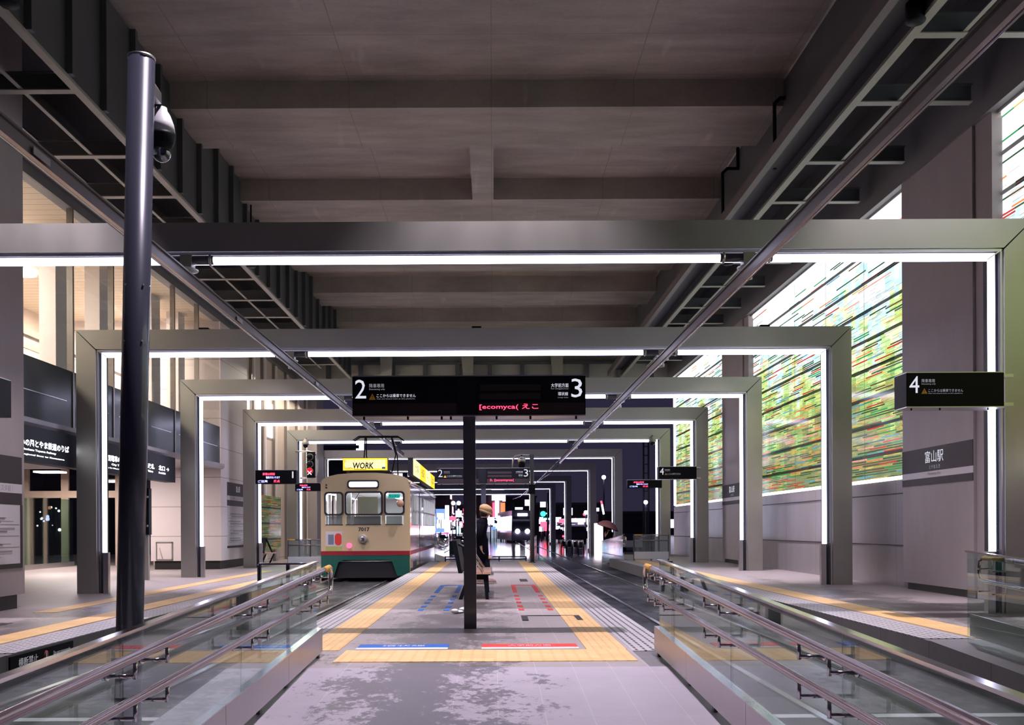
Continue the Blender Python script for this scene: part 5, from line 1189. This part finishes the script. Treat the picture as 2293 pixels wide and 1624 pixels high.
MB().tube([at(1352, 1152, 55), at(1348, 1130, 55)], .05, 8).build('white_bar', 'wtext_b', r); MB().tube([at(1348, 1130, 55), at(1346, 1122, 55)], .05, 8).build('red_tip', RED, r); MB().tube([at(1352, 1240, 55), at(1352, 1152, 55)], .03, 8).build('shaft', 'black', r)
r = root('tall_mast', (at(1449, 1184, 62).x, 62, ZT), 'tall lattice mast standing outside past the end of the glass wall', 'mast')
for px in (1441, 1452): MB().tube([at(px, 1236, 62), at(px, 985, 62)], .06, 8).build('leg', 'steel', r)
for k in range(12): a = at(1441, 1000 + k * 20, 62); b = at(1452, 1000 + k * 20, 62); MB().tube([a, b], .035, 6).build('rung', 'steel', r)
for k in range(16):
    dot(rnd.uniform(72, 158), rnd.uniform(1135, 1205), rnd.uniform(46, 56), rnd.uniform(.03, .10), rnd.choice([WHT, LAV, WHT, ORG]), 'tiny globe standing in for a city light reflected in the entrance glass', 'tiny globes standing in for reflections in the entrance glass')  # reflections of city lights in the glass, built as globes beyond it
# approaching tram
AY = 95.0
ap = root('tram', (2.75, AY, ZT), 'dark modern tram with two bright headlights approaching in the rain', 'tram', rz=0)
def AP(px, py, dy=0): return at(px, py, AY + dy)
fx0, fx1 = AP(1145, 1184).x, AP(1189, 1184).x; zt_ = AP(1166, 1143).z; off = -1.3
M['trdark'] = plain('dark_tram_paint', (.025, .022, .04), .2, coat=.6); M['trscr'] = plain('tram_windscreen', (.02, .022, .035), .06)
MB().hexa([(fx0, AY, ZT + .25), (fx1, AY, ZT + .25), (fx1 + off, AY + 16, ZT + .25), (fx0 + off, AY + 16, ZT + .25)], [(fx0 + .08, AY + .35, zt_), (fx1 - .08, AY + .35, zt_), (fx1 - .08 + off, AY + 16, zt_), (fx0 + .08 + off, AY + 16, zt_)]).build('body', 'trdark', ap)
a, b = AP(1148, 1190), AP(1187, 1157); MB().hexa([(a.x, AY - .06, a.z), (b.x, AY - .06, a.z), (b.x, AY + .2, a.z), (a.x, AY + .2, a.z)], [(a.x + .08, AY + .12, b.z), (b.x - .08, AY + .12, b.z), (b.x - .08, AY + .4, b.z), (a.x + .08, AY + .4, b.z)]).build('windscreen', 'trscr', ap)
a, b = AP(1159, 1155.5), AP(1181, 1150); box(a.x, b.x, AY + .05, AY + .25, a.z, b.z).build('destination_display', emit('dest_white', (.9, .88, 1), 6), ap)
a, b = AP(1154, 1136), AP(1171, 1131); box(a.x, b.x, AY + 1, AY + 2.2, zt_ - .02, zt_ + .35).build('roof_box', 'black', ap); box(a.x, b.x, AY + .95, AY + 1, zt_ + .1, zt_ + .3).build('roof_light', emit('roof_white', (.9, .85, 1), 5), ap)
for px in (1159, 1181): a = AP(px, 1190); MB().lathe((a.x, AY - .12, a.z), [(.19, 0), (.22, .03), (.22, .12)], 16, 'y').build('headlight', emit('tram_headlight', (1, .86, 1), 24), ap)
a = AP(1145, 1184)
for k in range(6):
    t0, t1 = .03 + k * .16, .03 + k * .16 + .13; X0 = fx0 + off * t0; X1 = fx0 + off * t1
    MB().hexa([(X0 - .03, AY + 16 * t0, .9), (X0 + .05, AY + 16 * t0, .9), (X1 + .05, AY + 16 * t1, .9), (X1 - .03, AY + 16 * t1, .9)], [(X0 + .0, AY + 16 * t0, 2.3), (X0 + .08, AY + 16 * t0, 2.3), (X1 + .08, AY + 16 * t1, 2.3), (X1 + .0, AY + 16 * t1, 2.3)]).build('side_window', emit('tram_side_window', (.9, .86, 1), 4), ap)
for s in (fx0 + .3, fx1 - .3): MB().cyl((s - .08, AY + 1.6, ZT + .3), (s + .08, AY + 1.6, ZT + .3), .3, 14).build('wheel', 'black', ap)
MB().tube([(1.9, AY + 5, zt_), (2.2, AY + 6, zt_ + .6), (1.9, AY + 5, zt_ + 1.1)], .05, 6).build('pantograph', 'black', ap)
# cars
def car(px, py, Y, wpx, mat, lab, lights=None, face='front'):
    c = at(px, py, Y); W = wpx * Y / F; s = W / 1.8; r = root('car', (c.x, Y, ZT), lab, 'car')
    x0, x1 = c.x - W / 2, c.x + W / 2; z = ZT
    MB().prism([(x0, z + .25 * s), (x1, z + .25 * s), (x1, z + .75 * s), (x1 - .1 * s, z + .85 * s), (x0 + .1 * s, z + .85 * s), (x0, z + .75 * s)], 'y', Y, Y + 4.2).build('body', mat, r, bevel=.05)
    MB().hexa([(x0 + .08, Y + 1.0, z + .84 * s), (x1 - .08, Y + 1.0, z + .84 * s), (x1 - .08, Y + 3.9, z + .84 * s), (x0 + .08, Y + 3.9, z + .84 * s)], [(x0 + .28, Y + 1.6, z + 1.45 * s), (x1 - .28, Y + 1.6, z + 1.45 * s), (x1 - .28, Y + 3.5, z + 1.45 * s), (x0 + .28, Y + 3.5, z + 1.45 * s)]).build('cabin', 'trscr', r)
    for xx in (x0 + .12, x1 - .12):
        for yy in (Y + .8, Y + 3.4): MB().cyl((xx - .1, yy, z + .31), (xx + .1, yy, z + .31), .31, 14).build('wheel', 'black', r)
    if lights:
        for xx in (x0 + .3 * s, x1 - .3 * s): MB().ball((xx, Y - .03, z + .62 * s), .13 * s, 10).build('headlight' if face == 'front' else 'tail_light', lights, r)
    return r
HL = emit('car_headlight', (.92, .9, 1), 16); TLm = emit('car_tail', (1, .04, .1), 4)
car(1027, 1200, 84, 26, 'trdark', 'car with glaring headlights in the avenue beside the sign post', HL)
car(990, 1200, 100, 22, 'trdark', 'car with headlights just beyond the cream tram', emit('car_headlight_b', (.92, .9, 1), 10))
car(1420, 1200, 62, 46, 'white', 'pale parked car behind the glass railing past the umbrella person'); car(1466, 1200, 76, 38, 'trdark', 'dark parked car beside the end of the glass wall'); car(1296, 1195, 95, 46, 'trdark', 'dark car waiting behind the row of barriers'); car(1250, 1195, 105, 34, 'trdark', 'dark car with red tail lights behind the green signal', TLm, 'rear')
# barriers in the wet street
for k in range(4):
    px = 1262 + k * 13; Y = 60 - k * 1.2; c = at(px, 1210, Y); W = .16
    r = root('street_barrier', (c.x, Y, ZT), ['first', 'second', 'third', 'fourth'][k] + ' pale hoop barrier by the wet tracks, counted from the green signal', 'barrier', 'row of hoop barriers')
    z0 = ZT; MB().tube([(c.x - W, Y, z0), (c.x - W + .03, Y, z0 + .62), (c.x - W + .1, Y, z0 + .70), (c.x + W - .1, Y, z0 + .70), (c.x + W - .03, Y, z0 + .62), (c.x + W, Y, z0)], .03, 8).build('hoop', 'inox', r)
    MB().tube([(c.x - W + .02, Y, z0 + .25), (c.x + W - .02, Y, z0 + .25)], .02, 8).build('cross_bar', 'inox', r); box(c.x - W * .6, c.x + W * .6, Y - .01, Y + .01, z0 + .3, z0 + .62).build('panel', 'black', r)
# white handrails of the far ramp
for i, (pts, lab) in enumerate((([(970, 1203, 34), (998, 1216, 38), (1004, 1212, 41)], 'upper white handrail at the street end beside the cream tram'), ([(968, 1218, 34), (995, 1227, 38), (1003, 1222, 41)], 'lower white handrail at the street end beside the cream tram'))):
    tag(MB().tube([at(*p_) for p_ in pts], .03, 10).build('ramp_handrail', 'white'), lab, 'handrail')
bb('planter_hedge', 1006, 1212, 1040, 1226, 62, 1.2, plain('dark_hedge', (.02, .06, .04), .9, 0, .5, 3), 'dark green low hedge in the street beside the sign post', 'hedge', None, True)

# ================================================================== SMALLER THINGS ON THE STATION SIDE
pp = at(329, 1200, 24.0); r = root('monitor_post', (pp.x, 24.0, ZL), 'narrow black box on a grey post, half behind the dark pole under the direction board', 'post')
box(pp.x - .085, pp.x + .085, 23.9, 24.1, at(329, 1198, 24).z, at(329, 1094, 24).z).build('black_box', 'black', r, bevel=.01)
box(pp.x - .05, pp.x + .05, 23.95, 24.05, ZL, at(329, 1198, 24).z).build('post', 'steel_l', r); box(pp.x - .03, pp.x + .03, 23.97, 24.03, at(329, 1094, 24).z, 2.28).build('hanger', 'black', r)
for py in (1113, 1178): c = at(330, py, 23.9); MB().lathe((c.x, 23.885, c.z), [(.02, 0), (.03, .015)], 12, 'y').build('knob', 'channel', r)
bx = at(603, 1240, 33.0).x; r = root('bench', (bx, 33, ZL), 'small bench with wooden seat against the station wall beyond the fourth portal frame', 'bench')
MB().prism([(bx - .42, .33), (bx + .02, .33), (bx + .02, .29), (bx - .42, .29)][::-1], 'y', 32.6, 34.0).build('seat', 'seatw', r)
MB().prism([(bx - .46, .28), (bx - .40, .28), (bx - .28, .84), (bx - .34, .84)], 'y', 32.6, 34.0).build('backrest', 'black', r)
for y in (32.65, 33.9): MB().tube([(bx - .30, y, .80), (bx - .12, y, .36), (bx - .04, y, .28), (bx - .22, y, ZL)], .03, 8).build('leg', 'black', r)
c = at(1027, 1374, 12.9); r = MB(); r.ball((c.x, 13.0, .02), .06, 14, (1, 1.5, .28)).ball((c.x + .06, 13.1, .04), .06, 12, (1.1, 1, .5)).ball((c.x - .05, 12.9, .035), .05, 12, (1, 1, .6))
tag(r.build('plastic_bag', 'white'), 'small crumpled white plastic bag lying on the tiles beside the bench', 'bag')
box(at(797, 1008, 149.5).x, at(814, 1008, 149.5).x, 149.8, 150, at(797, 1008, 149.5).z, at(797, 992, 149.5).z).build('window', emit('cold_lit_window', (.7, .8, 1), 2.5), B0)
